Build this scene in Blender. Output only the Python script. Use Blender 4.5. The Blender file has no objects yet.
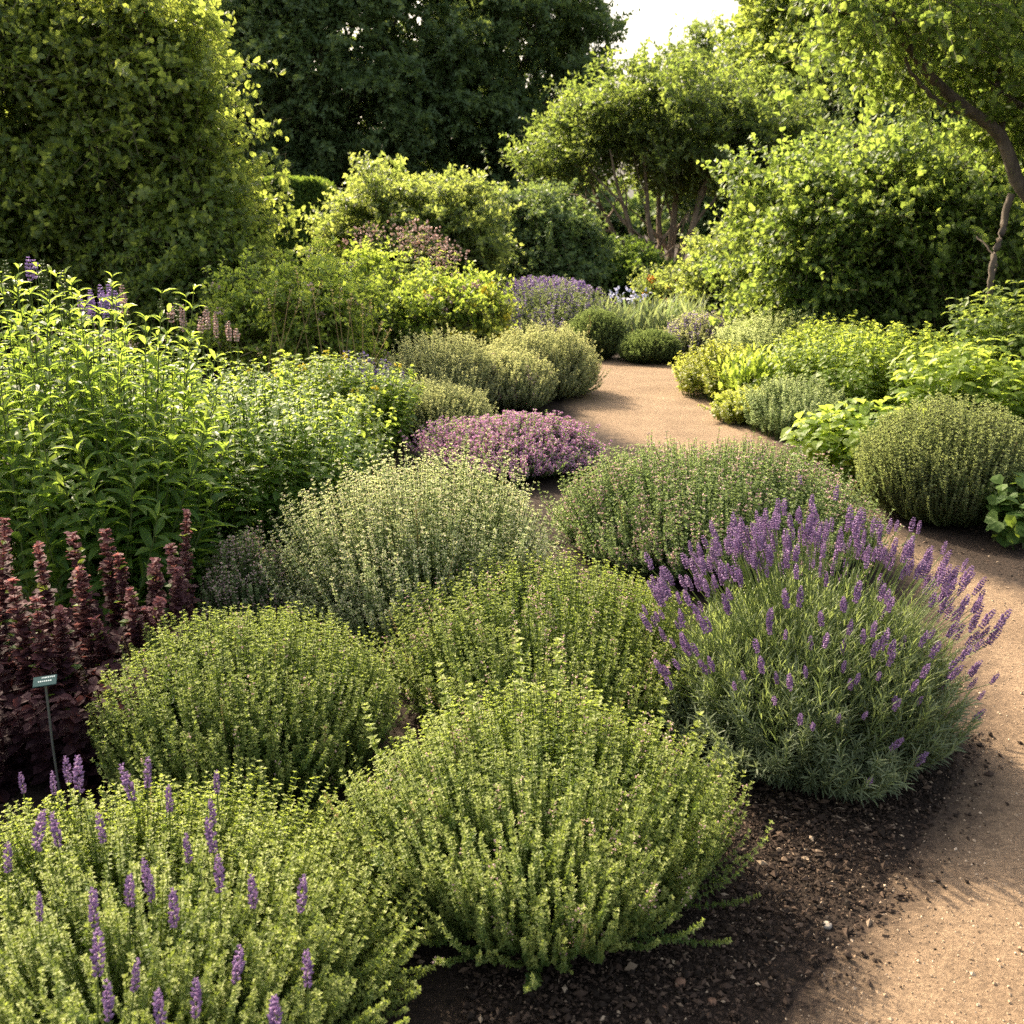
import bpy, math
import numpy as np
from math import radians, sin, cos, tan, pi, atan

# ------------------------------------------------------------------ camera, world, sun, exposure
SC = bpy.context.scene
COL = SC.collection
PITCH = radians(15.1)
FPX = 1098.0
CAMZ = 1.5
cam = bpy.data.cameras.new("camera")
cam.sensor_width = 36.0
cam.lens = 36.0 * FPX / 1024.0
cam.clip_start = 0.05
cam.clip_end = 3000
cam.dof.use_dof = True
cam.dof.focus_distance = 3.4
cam.dof.aperture_fstop = 7.0
camo = bpy.data.objects.new("camera", cam)
COL.objects.link(camo)
camo.location = (0, 0, CAMZ)
camo.rotation_euler = (pi / 2 - PITCH, 0, 0)
SC.camera = camo

SUN_EL = radians(38)
SUN_AZ = radians(-38)          # from +Y (view direction), negative = to the left
w = bpy.data.worlds.new("World")
SC.world = w
w.use_nodes = True
nt = w.node_tree
bg = nt.nodes["Background"]
sky = nt.nodes.new("ShaderNodeTexSky")
sky.sky_type = 'NISHITA'
sky.sun_disc = False
sky.sun_elevation = SUN_EL
sky.sun_rotation = SUN_AZ
sky.air_density = 1.0
sky.dust_density = 9.0
sky.ozone_density = 0.4
hz = nt.nodes.new("ShaderNodeMix")          # even warm white added to the sky, whitening it and lifting the fill
hz.data_type = 'RGBA'; hz.blend_type = 'ADD'; hz.inputs[0].default_value = 1.0
nt.links.new(sky.outputs[0], hz.inputs[6])
hz.inputs[7].default_value = (1.2, 1.12, .95, 1)
nt.links.new(hz.outputs[2], bg.inputs[0])
bg.inputs[1].default_value = 0.14
sl = bpy.data.lights.new("sun", 'SUN')
sl.energy = 5.0
sl.angle = radians(0.6)
sl.color = (1.0, 0.84, 0.62)
so = bpy.data.objects.new("sun", sl)
COL.objects.link(so)
import mathutils
sdir = mathutils.Vector((sin(SUN_AZ) * cos(SUN_EL), cos(SUN_AZ) * cos(SUN_EL), sin(SUN_EL)))
so.rotation_euler = sdir.to_track_quat('Z', 'Y').to_euler()
SC.view_settings.view_transform = 'Standard'
SC.view_settings.look = 'None'
SC.view_settings.exposure = 1.52
SC.view_settings.gamma = 1.0
SC.render.engine = 'CYCLES'
SC.cycles.max_bounces = 6
SC.cycles.diffuse_bounces = 3
SC.cycles.glossy_bounces = 2
SC.cycles.transmission_bounces = 3
SC.cycles.transparent_max_bounces = 4
SC.cycles.use_denoising = False
SC.cycles.sample_clamp_indirect = 4.0
SC.cycles.denoiser = 'OPENIMAGEDENOISE'
SC.cycles.denoising_input_passes = 'RGB_ALBEDO_NORMAL'
SC.cycles.denoising_prefilter = 'ACCURATE'

# ------------------------------------------------------------------ pixel <-> ground helpers
def ang(py):
    return PITCH + atan((py - 512) / FPX)

def depth(Y, z):
    return Y * cos(PITCH) + (CAMZ - z) * sin(PITCH)

def at(px, py, Y):
    z = CAMZ - Y * tan(ang(py))
    return np.array([(px - 512) / FPX * depth(Y, z), Y, z])

def fit(x0, x1, yt, yb, k=0.85):
    d0 = CAMZ / tan(ang(yb))
    Y = d0
    for _ in range(3):
        r = (x1 - x0) / 2 / FPX * depth(Y, 0.25)
        Y = d0 + k * r
    X = ((x0 + x1) / 2 - 512) / FPX * depth(Y, 0.25)
    Yt = Y + 0.3 * r
    h = CAMZ - Yt * tan(ang(yt))
    return X, Y, r, h

# ------------------------------------------------------------------ objects
def tag(o, label=None, cat=None, group=None, kind=None):
    if label: o["label"] = label
    if cat: o["category"] = cat
    if group: o["group"] = group
    if kind: o["kind"] = kind
    return o

def empty(name, loc, label, cat, group=None, rz=0.0):
    o = bpy.data.objects.new(name, None)
    o.empty_display_size = 0.1
    COL.objects.link(o)
    o.location = loc
    o.rotation_euler = (0, 0, rz)
    return tag(o, label, cat, group)

def copy_tree(o, loc, rz, label, scale=1.0, parent=None):
    c = o.copy()
    COL.objects.link(c)
    c.location = loc
    c.rotation_euler = (0, 0, rz)
    c.scale = (scale, scale, scale) if not hasattr(scale, '__len__') else scale
    c["label"] = label
    for ch in o.children:
        d = ch.copy()
        COL.objects.link(d)
        d.parent = c
    return c

# ------------------------------------------------------------------ materials
def leafmat(name, ca, cb, tr, fac=0.42, rough=0.42, spec=0.35, nscale=0.0):
    m = bpy.data.materials.new(name)
    m.use_nodes = True
    t = m.node_tree
    N, L = t.nodes, t.links
    N.clear()
    out = N.new("ShaderNodeOutputMaterial")
    at_ = N.new("ShaderNodeAttribute"); at_.attribute_name = "tint"
    mx = N.new("ShaderNodeMix"); mx.data_type = 'RGBA'
    L.new(at_.outputs["Fac"], mx.inputs[0])
    mx.inputs[6].default_value = (*ca, 1)
    mx.inputs[7].default_value = (*cb, 1)
    p = N.new("ShaderNodeBsdfPrincipled")
    L.new(mx.outputs[2], p.inputs["Base Color"])
    p.inputs["Roughness"].default_value = rough
    p.inputs["Specular IOR Level"].default_value = spec
    tl = N.new("ShaderNodeBsdfTranslucent")
    tm = N.new("ShaderNodeMix"); tm.data_type = 'RGBA'
    L.new(at_.outputs["Fac"], tm.inputs[0])
    tm.inputs[6].default_value = (tr[0] * 0.72, tr[1] * 0.8, tr[2] * 0.8, 1)
    tm.inputs[7].default_value = (min(1, tr[0] * 1.3), min(1, tr[1] * 1.2), tr[2] * 1.15, 1)
    L.new(tm.outputs[2], tl.inputs[0])
    ms = N.new("ShaderNodeMixShader")
    ms.inputs[0].default_value = fac
    L.new(p.outputs[0], ms.inputs[1])
    L.new(tl.outputs[0], ms.inputs[2])
    L.new(ms.outputs[0], out.inputs[0])
    return m

def barkmat(name, ca, cb, scale=18.0, rough=0.9):
    m = bpy.data.materials.new(name)
    m.use_nodes = True
    t = m.node_tree
    N, L = t.nodes, t.links
    p = N["Principled BSDF"]
    tc = N.new("ShaderNodeTexCoord")
    mp = N.new("ShaderNodeMapping"); mp.inputs["Scale"].default_value = (1, 1, 0.25)
    nz = N.new("ShaderNodeTexNoise"); nz.inputs["Scale"].default_value = scale; nz.inputs["Detail"].default_value = 6
    L.new(tc.outputs["Object"], mp.inputs[0]); L.new(mp.outputs[0], nz.inputs["Vector"])
    r = N.new("ShaderNodeValToRGB")
    r.color_ramp.elements[0].position = 0.35; r.color_ramp.elements[0].color = (*ca, 1)
    r.color_ramp.elements[1].position = 0.65; r.color_ramp.elements[1].color = (*cb, 1)
    L.new(nz.outputs[0], r.inputs[0]); L.new(r.outputs[0], p.inputs["Base Color"])
    b = N.new("ShaderNodeBump"); b.inputs["Strength"].default_value = 0.6; b.inputs["Distance"].default_value = 0.02
    L.new(nz.outputs[0], b.inputs["Height"]); L.new(b.outputs[0], p.inputs["Normal"])
    p.inputs["Roughness"].default_value = rough
    return m

M = {}
M['thyme'] = leafmat('thyme_leaf', (.022, .066, .014), (.270, .300, .085), (.38, .50, .07), .36, .55, .22)
M['thyme_grey'] = leafmat('thyme_grey_leaf', (.040, .086, .032), (.235, .280, .140), (.33, .46, .13), .36, .55, .22)
M['oregano'] = leafmat('oregano_leaf', (.110, .168, .065), (.420, .460, .240), (.52, .62, .26), .45, .6, .18)
M['rosemary'] = leafmat('rosemary_leaf', (.058, .092, .034), (.235, .270, .125), (.38, .46, .14), .38, .5, .3)
M['santolina'] = leafmat('santolina_leaf', (.120, .148, .072), (.390, .400, .230), (.50, .55, .22), .42, .5, .28)
M['green_ball'] = leafmat('ball_leaf', (.050, .080, .030), (.120, .160, .062), (.26, .36, .10), .36, .5, .3)
M['lav_leaf'] = leafmat('lavender_leaf', (.085, .115, .062), (.180, .215, .110), (.32, .40, .14), .36, .5, .3)
M['lav_stalk'] = leafmat('lavender_stalk', (.095, .135, .050), (.190, .230, .090), (.32, .40, .11), .38, .5, .3)
M['mint'] = leafmat('mint_leaf', (.042, .094, .020), (.110, .165, .038), (.43, .58, .075), .48, .50, .25)
M['lime'] = leafmat('lime_leaf', (.068, .130, .022), (.165, .220, .045), (.47, .60, .08), .50, .48, .28)
M['yellow'] = leafmat('yellow_leaf', (.140, .170, .030), (.300, .315, .065), (.56, .62, .10), .50, .42, .3)
M['broad'] = leafmat('broad_leaf', (.050, .094, .024), (.135, .170, .045), (.50, .60, .10), .50, .48, .28)
M['broad_bright'] = leafmat('broad_bright_leaf', (.046, .088, .020), (.115, .152, .040), (.40, .52, .085), .42, .52, .25)
M['shrub'] = leafmat('shrub_leaf', (.054, .090, .024), (.150, .175, .056), (.48, .56, .11), .46, .48, .3)
M['dark_tree'] = leafmat('dark_tree_leaf', (.062, .108, .040), (.125, .178, .064), (.28, .37, .08), .38, .5, .3)
M['mid_tree'] = leafmat('mid_tree_leaf', (.046, .078, .024), (.100, .130, .042), (.38, .48, .08), .42, .5, .3)
M['hedge'] = leafmat('hedge_leaf', (.032, .072, .016), (.080, .130, .030), (.28, .40, .05), .38, .6, .15)
M['burgundy'] = leafmat('burgundy_leaf', (.018, .009, .014), (.165, .072, .080), (.32, .13, .12), .36, .65, .12)
M['burgundy_shade'] = leafmat('burgundy_shade_leaf', (.014, .007, .010), (.060, .024, .030), (.22, .08, .07), .34, .7, .10)  # shaded copy of burgundy for the base leaves, shade put into the colour
M['grass'] = leafmat('grass_blade', (.060, .100, .030), (.150, .180, .055), (.36, .42, .06), .38, .45, .35)
M['straw'] = leafmat('straw_stalk', (.260, .190, .080), (.380, .290, .130), (.50, .40, .18), .30, .6, .25)
M['stem'] = leafmat('green_stem', (.060, .095, .026), (.120, .150, .045), (.30, .36, .06), .25, .5, .3)
M['twig'] = leafmat('woody_stem', (.055, .050, .024), (.120, .105, .055), (.10, .09, .04), .08, .8, .2)
M['fl_lav'] = leafmat('lavender_flower', (.135, .072, .172), (.375, .248, .410), (.46, .33, .52), .34, .6, .2)
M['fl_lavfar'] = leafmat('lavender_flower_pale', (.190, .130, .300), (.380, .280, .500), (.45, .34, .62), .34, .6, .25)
M['fl_mauve'] = leafmat('mauve_flower', (.400, .180, .340), (.680, .420, .600), (.74, .50, .66), .38, .6, .2)
M['fl_violet'] = leafmat('violet_flower', (.260, .170, .360), (.480, .360, .600), (.60, .46, .72), .36, .6, .2)
M['fl_pink'] = leafmat('pink_flower', (.420, .280, .270), (.620, .470, .440), (.70, .54, .50), .36, .6, .2)
M['fl_dusty'] = leafmat('dusty_pink_flower', (.340, .230, .215), (.600, .470, .420), (.64, .48, .44), .34, .6, .2)
M['fl_white'] = leafmat('white_flower', (.60, .56, .36), (.78, .74, .54), (.78, .75, .50), .36, .6, .2)
M['fl_blue'] = leafmat('pale_blue_flower', (.26, .28, .46), (.46, .48, .66), (.46, .48, .66), .34, .6, .25)
M['fl_orange'] = leafmat('orange_flower', (.62, .22, .02), (.80, .42, .04), (.80, .42, .04), .34, .6, .25)
M['fl_yellow'] = leafmat('yellow_flower', (.62, .50, .03), (.80, .68, .08), (.80, .66, .06), .36, .6, .25)
M['fl_magenta'] = leafmat('magenta_flower', (.40, .07, .22), (.58, .14, .34), (.62, .18, .36), .34, .6, .25)
M['bark'] = barkmat('bark', (.085, .060, .038), (.230, .170, .110))
M['bark_dark'] = barkmat('bark_dark', (.045, .034, .024), (.110, .085, .060))
M['bark_warm'] = barkmat('bark_warm', (.110, .068, .036), (.260, .175, .100))

# ------------------------------------------------------------------ mesh builder
def nrm(a):
    return a / np.maximum(np.linalg.norm(a, axis=-1, keepdims=True), 1e-9)

T_KITE = (np.array([[0, 0, 0], [.45, .5, .06], [1, 0, -.05], [.45, -.5, .06]]), [np.array([[0, 3, 2, 1]])])
T_FOLD = (np.array([[0, 0, 0], [.45, .5, .14], [1, 0, -.08], [.45, -.5, .14], [.5, 0, .0]]),
          [np.array([[0, 4, 2, 1], [0, 3, 2, 4]])])
T_ROUND = (np.array([[0, 0, 0], [.3, .42, .10], [.75, .46, .08], [1, 0, -.10], [.75, -.46, .08], [.3, -.42, .10], [.5, 0, .02]]),
           [np.array([[0, 6, 2, 1], [6, 3, 2, 2], [0, 5, 4, 6], [6, 4, 3, 3]])[[0, 2]], np.array([[6, 3, 2], [6, 4, 3]])])
T_BIG = (np.array([[0, 0, 0], [.22, .36, .10], [.22, 0, .04], [.22, -.36, .10], [.55, .50, .08], [.55, 0, .0], [.55, -.50, .08],
                   [.82, .27, -.06], [.82, 0, -.11], [.82, -.27, -.06], [1, 0, -.24]]),
         [np.array([[1, 2, 5, 4], [2, 3, 6, 5], [4, 5, 8, 7], [5, 6, 9, 8]]),
          np.array([[0, 2, 1], [0, 3, 2], [7, 8, 10], [8, 9, 10]])])
T_STRAP = (np.array([[0, .22, 0], [0, -.22, 0], [.4, .5, .02], [.4, -.5, .02], [.75, .4, -.06], [.75, -.4, -.06], [1, 0, -.20]]),
           [np.array([[0, 1, 3, 2], [2, 3, 5, 4]]), np.array([[4, 5, 6]])])
T_OCTA = (np.array([[0, 0, 0], [.5, .5, 0], [.5, 0, .5], [.5, -.5, 0], [.5, 0, -.5], [1, 0, 0]]),
          [np.array([[0, 2, 1], [0, 3, 2], [0, 4, 3], [0, 1, 4], [5, 1, 2], [5, 2, 3], [5, 3, 4], [5, 4, 1]])])

class MB:
    def __init__(s):
        s.v = []; s.nv = 0
        s.f = []          # (faces (n,k), mat, tint (n,))
    def add(s, verts, faces, mat, tint):
        s.v.append(verts.astype(np.float32))
        for f, ti in zip(faces, tint):
            s.f.append((f.astype(np.int64) + s.nv, mat, ti.astype(np.float32)))
        s.nv += len(verts)
    def leaves(s, tpl, base, d, n, L, W, tint, mat=0, thick=None):
        N = len(base)
        if N == 0: return
        d = nrm(d)
        side = nrm(np.cross(n, d))
        nn = np.cross(d, side)
        V, FS = tpl
        L = np.broadcast_to(L, (N,))[:, None, None]; W = np.broadcast_to(W, (N,))[:, None, None]
        H = L if thick is None else W
        P = base[:, None] + V[None, :, 0:1] * L * d[:, None] + V[None, :, 1:2] * W * side[:, None] + V[None, :, 2:3] * H * nn[:, None]
        off = (np.arange(N) * len(V))[:, None, None]
        fs = [(F[None] + off).reshape(-1, F.shape[1]) for F in FS]
        ts = [np.repeat(tint, len(F)) for F in FS]
        s.add(P.reshape(-1, 3), fs, mat, ts)
    def tubes(s, P, R, mat=0, tint=None, k=3):
        # P (S,n,3), R (S,n)
        S, n, _ = P.shape
        T = np.gradient(P, axis=1); T = nrm(T)
        ref = np.where(np.abs(T[..., 2:3]) > .9, np.array([1., 0, 0]), np.array([0, 0, 1.]))
        u = nrm(np.cross(T, ref)); v = np.cross(T, u)
        a = np.arange(k) * 2 * pi / k
        ring = P[:, :, None] + R[:, :, None, None] * (np.cos(a)[:, None] * u[:, :, None] + np.sin(a)[:, None] * v[:, :, None])
        idx = np.arange(S * n * k).reshape(S, n, k)
        a0 = idx[:, :-1]; a1 = idx[:, 1:]
        q = np.stack([a0, np.roll(a0, -1, 2), np.roll(a1, -1, 2), a1], -1).reshape(-1, 4)
        if tint is None: tint = np.full(S, .4)
        s.add(ring.reshape(-1, 3), [q], mat, [np.repeat(tint, (n - 1) * k)])
    def build(s, name, mats, parent=None, smooth=False):
        me = bpy.data.meshes.new(name)
        V = np.concatenate(s.v)
        me.vertices.add(len(V)); me.vertices.foreach_set("co", V.ravel())
        loops = np.concatenate([f.ravel() for f, _, _ in s.f])
        sizes = np.concatenate([np.full(len(f), f.shape[1]) for f, _, _ in s.f])
        mi = np.concatenate([np.full(len(f), m) for f, m, _ in s.f])
        ti = np.concatenate([t for _, _, t in s.f])
        me.loops.add(len(loops)); me.loops.foreach_set("vertex_index", loops.astype(np.int32))
        starts = np.zeros(len(sizes), np.int64); starts[1:] = np.cumsum(sizes)[:-1]
        me.polygons.add(len(sizes))
        me.polygons.foreach_set("loop_start", starts.astype(np.int32))
        me.polygons.foreach_set("material_index", mi.astype(np.int32))
        me.polygons.foreach_set("use_smooth", np.full(len(sizes), smooth))
        a = me.attributes.new("tint", 'FLOAT', 'FACE')
        a.data.foreach_set("value", ti)
        me.update(calc_edges=True)
        for m in (mats if isinstance(mats, (list, tuple)) else [mats]):
            me.materials.append(M[m] if isinstance(m, str) else m)
        o = bpy.data.objects.new(name, me)
        COL.objects.link(o)
        if parent is not None: o.parent = parent
        return o

# ------------------------------------------------------------------ stems and leaves
def bez(P0, P1, P2, u):
    u = u[None, :, None] if u.ndim == 1 else u[..., None]
    P0, P1, P2 = P0[:, None], P1[:, None], P2[:, None]
    P = (1 - u) ** 2 * P0 + 2 * u * (1 - u) * P1 + u ** 2 * P2
    T = nrm(2 * (1 - u) * (P1 - P0) + 2 * u * (P2 - P1))
    return P, T

def frame(T):
    ref = np.where(np.abs(T[..., 2:3]) > .95, np.array([1., 0, 0]), np.array([0, 0, 1.]))
    u = nrm(np.cross(T, ref)); v = np.cross(T, u)
    return u, v

def whorls(rng, mb, curves, u0, u1, nodes, per, L, W, angle, tpl, mat=0, taper=(1.0, .6), droop=0.0, tipc=.6, tb=0.0,
           jit=.35, phase=pi / 2, lvar=.25, upn=0.0, drop=0.0):
    """per leaves at each of nodes along every curve between u0 and u1"""
    P0, P1, P2 = curves
    S = len(P0)
    uu = np.linspace(u0, u1, nodes)[None] + rng.uniform(-.5, .5, (S, nodes)) * (u1 - u0) / nodes
    uu = np.clip(uu, 0, 1)
    P, T = bez(P0, P1, P2, uu)
    U, V = frame(T)
    ph = rng.uniform(0, 2 * pi, (S, 1, 1)) + np.arange(nodes)[None, :, None] * phase + np.arange(per)[None, None] * 2 * pi / per
    ph = ph + rng.normal(0, jit, ph.shape)
    a = np.radians(angle) * (1 + rng.normal(0, .22, ph.shape))
    rad = np.cos(ph)[..., None] * U[:, :, None] + np.sin(ph)[..., None] * V[:, :, None]
    d = np.cos(a)[..., None] * T[:, :, None] + np.sin(a)[..., None] * rad
    n = np.sin(a)[..., None] * T[:, :, None] - np.cos(a)[..., None] * rad
    d = d + np.array([0, 0, -droop])
    n = n + np.array([0, 0, upn]) + rng.normal(0, .25, n.shape)
    un = (uu - u0) / max(u1 - u0, 1e-6)
    sc = (taper[0] + (taper[1] - taper[0]) * un ** 1.5)[..., None] * rng.uniform(1 - lvar, 1 + lvar, ph.shape)
    tint = np.clip(tb + rng.uniform(0, .28, ph.shape) + (tipc + .1) * (un ** 4)[..., None], 0, 1)
    base = np.broadcast_to(P[:, :, None], d.shape)
    keep = np.ones(ph.size, bool) if drop <= 0 else rng.random(ph.size) > drop
    mb.leaves(tpl, base.reshape(-1, 3)[keep], d.reshape(-1, 3)[keep], n.reshape(-1, 3)[keep],
              (L * sc).ravel()[keep], (W * sc).ravel()[keep], tint.ravel()[keep], mat)

def stem_tubes(mb, curves, r0, r1, mat, n=6, u0=0.0, u1=1.0, k=3, rng=None):
    P, _ = bez(*curves, np.linspace(u0, u1, n))
    R = np.broadcast_to(np.linspace(r0, r1, n)[None], P.shape[:2])
    tint = None if rng is None else rng.uniform(0, .8, len(P))
    mb.tubes(P, R, mat, tint, k)

def lump(th, ph, rng, amp):
    f = np.zeros_like(th)
    for _ in range(6):
        a, b, c = rng.uniform(1, 5), rng.integers(1, 7), rng.uniform(0, 6.3)
        f += np.sin(a * th + c) * np.sin(b * ph + c * 1.7)
    return 1 + amp * f / 2.0

def dome_curves(rng, n, r, h, zc=.38, thmax=112, base=.28, up=.75, amp=.07, smin=.84, smax=1.05, ry=1.0, stray=.0, bend=.5, sq=1.0):
    z0 = zc * h
    ct = rng.uniform(cos(radians(thmax)), 1, n)
    th = np.arccos(ct); ph = rng.uniform(0, 2 * pi, n)
    s = rng.uniform(smin, smax, n) * lump(th, ph, rng, amp)
    if stray > 0:
        s = np.where(rng.random(n) < stray, s * rng.uniform(1.05, 1.2, n), s)
    sn = np.sin(th) ** sq
    x = r * sn * np.cos(ph); y = r * ry * sn * np.sin(ph)
    z = np.where(ct > 0, (h - z0) * np.abs(ct) ** sq, z0 * ct * .95)
    P2 = np.stack([x * s, y * s, z0 + z * s], 1)
    P2[:, 2] = np.maximum(P2[:, 2], .012)
    rb = base * r * np.sqrt(rng.random(n))
    ph2 = ph + rng.normal(0, .5, n)
    P0 = np.stack([rb * np.cos(ph2), rb * np.sin(ph2) * ry, np.zeros(n)], 1)
    rad = nrm(P2 - np.array([0, 0, z0 * .5]))
    t = nrm(rad * (1 - up) + np.array([0, 0, up]) + rng.normal(0, .10, rad.shape))
    ln = np.linalg.norm(P2 - P0, axis=1, keepdims=True)
    P1 = P2 - t * ln * bend
    P1[:, 2] = np.maximum(P1[:, 2], .01)
    return P0, P1, P2

def sub_curves(rng, curves, u0, u1, ln):
    """one side shoot from every curve, splitting off between u0 and u1"""
    P0, P1, P2 = curves
    uu = rng.uniform(u0, u1, (len(P0), 1))
    P, T = bez(P0, P1, P2, uu)
    P, T = P[:, 0], T[:, 0]
    d = nrm(T + rng.normal(0, .45, T.shape))
    L = ln * rng.uniform(.5, 1.2, (len(P0), 1))
    return P, P + d * L * .5, P + d * L * .5 + nrm(d * .5 + T * .3 + np.array([0, 0, .5])) * L * .5

def cat(*cs):
    return tuple(np.concatenate([c[i] for c in cs]) for i in range(3))

def sel(c, m):
    return tuple(a[m] for a in c)

# florets around the end of each curve
def florets(rng, mb, curves, u0, u1, nodes, per, size, mat=0, tpl=T_OCTA, keep=None, spread=.004):
    if keep is not None: curves = sel(curves, keep)
    P0, P1, P2 = curves
    S = len(P0)
    if S == 0: return
    uu = np.clip(np.linspace(u0, u1, nodes)[None] + rng.normal(0, .25, (S, nodes)) * (u1 - u0) / nodes, 0, 1)
    P, T = bez(P0, P1, P2, uu)
    U, V = frame(T)
    ph = rng.uniform(0, 2 * pi, (S, nodes, per))
    rad = np.cos(ph)[..., None] * U[:, :, None] + np.sin(ph)[..., None] * V[:, :, None]
    d = nrm(rad * .8 + T[:, :, None] * .6)
    base = P[:, :, None] + rad * spread
    sc = size * rng.uniform(.7, 1.25, ph.shape)
    n = np.broadcast_to(T[:, :, None], d.shape)
    mb.leaves(tpl, base.reshape(-1, 3), d.reshape(-1, 3), n.reshape(-1, 3), sc.ravel(), (sc * .75).ravel(), rng.uniform(0, 1, sc.size), mat, thick=1)

# a flower spike of whorled florets, pointing up from its base, as a MB
def spike_mb(rng, length, width, whorl, per, dense=1.0, mat=0):
    mb = MB()
    z = np.linspace(0.02, 1, whorl) * length + rng.normal(0, .03, whorl) * length / whorl
    prof = np.sin(np.clip(np.linspace(.22, .95, whorl), 0, 1) * pi) ** .55
    Z = np.repeat(z, per); R = np.repeat(prof, per) * width * .5
    ph = rng.uniform(0, 2 * pi, len(Z))
    rad = np.stack([np.cos(ph), np.sin(ph), np.zeros_like(ph)], 1)
    base = np.stack([np.zeros_like(Z), np.zeros_like(Z), Z], 1) + rad * R[:, None] * .25
    d = nrm(rad * .85 + np.array([0, 0, .75]) + rng.normal(0, .15, rad.shape))
    sz = R * rng.uniform(.85, 1.25, len(Z)) + width * .12
    mb.leaves(T_OCTA, base, d, np.broadcast_to(np.array([0, 0, 1.]), d.shape) + .01, sz, sz * .62, rng.uniform(0, 1, len(Z)), mat, thick=1)
    return mb

def merged(mb, variants, rng, pos, dirs, scale, mat=0):
    for i in range(len(pos)):
        v = variants[rng.integers(len(variants))]
        V = v.v[0] * scale[i]
        q = mathutils.Vector((0, 0, 1)).rotation_difference(mathutils.Vector(dirs[i]))
        R = np.array(q.to_matrix())
        mb.add(V @ R.T + pos[i], [f for f, _, _ in v.f], mat, [t for _, _, t in v.f])

def place_spikes(rng, variants, name, mat, parent, pos, dirs, scale, limit=98):
    """first `limit` spikes as parts of their own, the rest as one blossom mesh"""
    meshes = []
    for i in range(min(limit, len(pos))):
        k = int(rng.integers(len(variants)))
        while len(meshes) <= k: meshes.append(None)
        if meshes[k] is None:
            o = variants[k].build(name, mat, parent)
            meshes[k] = o.data
        else:
            o = bpy.data.objects.new(name, meshes[k]); COL.objects.link(o); o.parent = parent
        o.location = pos[i]
        q = mathutils.Vector((0, 0, 1)).rotation_difference(mathutils.Vector(dirs[i])) @ mathutils.Quaternion((0, 0, 1), float(rng.uniform(0, 6.28)))
        o.rotation_euler = q.to_euler()
        o.scale = (scale[i],) * 3
    if len(pos) > limit:
        mb = MB()
        merged(mb, variants, rng, pos[limit:], dirs[limit:], scale[limit:])
        o = mb.build("blossom", mat, parent)
        o["kind"] = "stuff"

# ------------------------------------------------------------------ ground and path
LEFT = np.array([(0.10, -2), (0.15, .6), (.24, 1.2), (.42, 1.75), (.78, 2.2), (1.10, 2.65), (1.36, 3.2), (1.55, 4.2), (1.52, 5), (1.15, 6.3), (.62, 7.5), (.36, 8.6),
                 (.36, 9.8), (.2, 10.6), (-.7, 10.9), (-3, 11.2)], float)
RIGHT = np.array([(3.4, -2), (3.4, .6), (3.4, 1.2), (3.2, 1.8), (3.0, 2.3), (2.8, 2.8), (2.55, 3.4), (2.3, 4.15), (2.02, 4.75), (1.93, 6.0), (1.92, 7.5), (1.95, 9.1),
                  (1.95, 11.0), (1.7, 11.9), (.4, 12.15), (-3, 12.7)], float)

def spline(P, n):
    t = np.linspace(0, len(P) - 1, n)
    i = np.clip(t.astype(int), 0, len(P) - 2); f = (t - i)[:, None]
    p0 = P[np.maximum(i - 1, 0)]; p1 = P[i]; p2 = P[i + 1]; p3 = P[np.minimum(i + 2, len(P) - 1)]
    return .5 * (2 * p1 + (p2 - p0) * f + (2 * p0 - 5 * p1 + 4 * p2 - p3) * f ** 2 + (3 * p1 - p0 - 3 * p2 + p3) * f ** 3)

NP_ = 160
PL, PR = spline(LEFT, NP_), spline(RIGHT, NP_)

def soil_nodes(N, L, coord):
    n1 = N.new("ShaderNodeTexNoise"); n1.inputs["Scale"].default_value = 60; n1.inputs["Detail"].default_value = 8; n1.inputs["Roughness"].default_value = .75
    L.new(coord, n1.inputs["Vector"])
    r = N.new("ShaderNodeValToRGB")
    r.color_ramp.elements[0].position = .35; r.color_ramp.elements[0].color = (.012, .009, .007, 1)
    r.color_ramp.elements[1].position = .72; r.color_ramp.elements[1].color = (.060, .041, .030, 1)
    L.new(n1.outputs[0], r.inputs[0])
    return r.outputs[0], n1.outputs[0]

def soil_material():
    m = bpy.data.materials.new("dark_soil"); m.use_nodes = True
    N, L = m.node_tree.nodes, m.node_tree.links
    p = N["Principled BSDF"]; p.inputs["Roughness"].default_value = .95; p.inputs["Specular IOR Level"].default_value = .15
    tc = N.new("ShaderNodeTexCoord")
    c, hgt = soil_nodes(N, L, tc.outputs["Object"])
    L.new(c, p.inputs["Base Color"])
    b = N.new("ShaderNodeBump"); b.inputs["Strength"].default_value = .9; b.inputs["Distance"].default_value = .02
    L.new(hgt, b.inputs["Height"]); L.new(b.outputs[0], p.inputs["Normal"])
    return m

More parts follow.
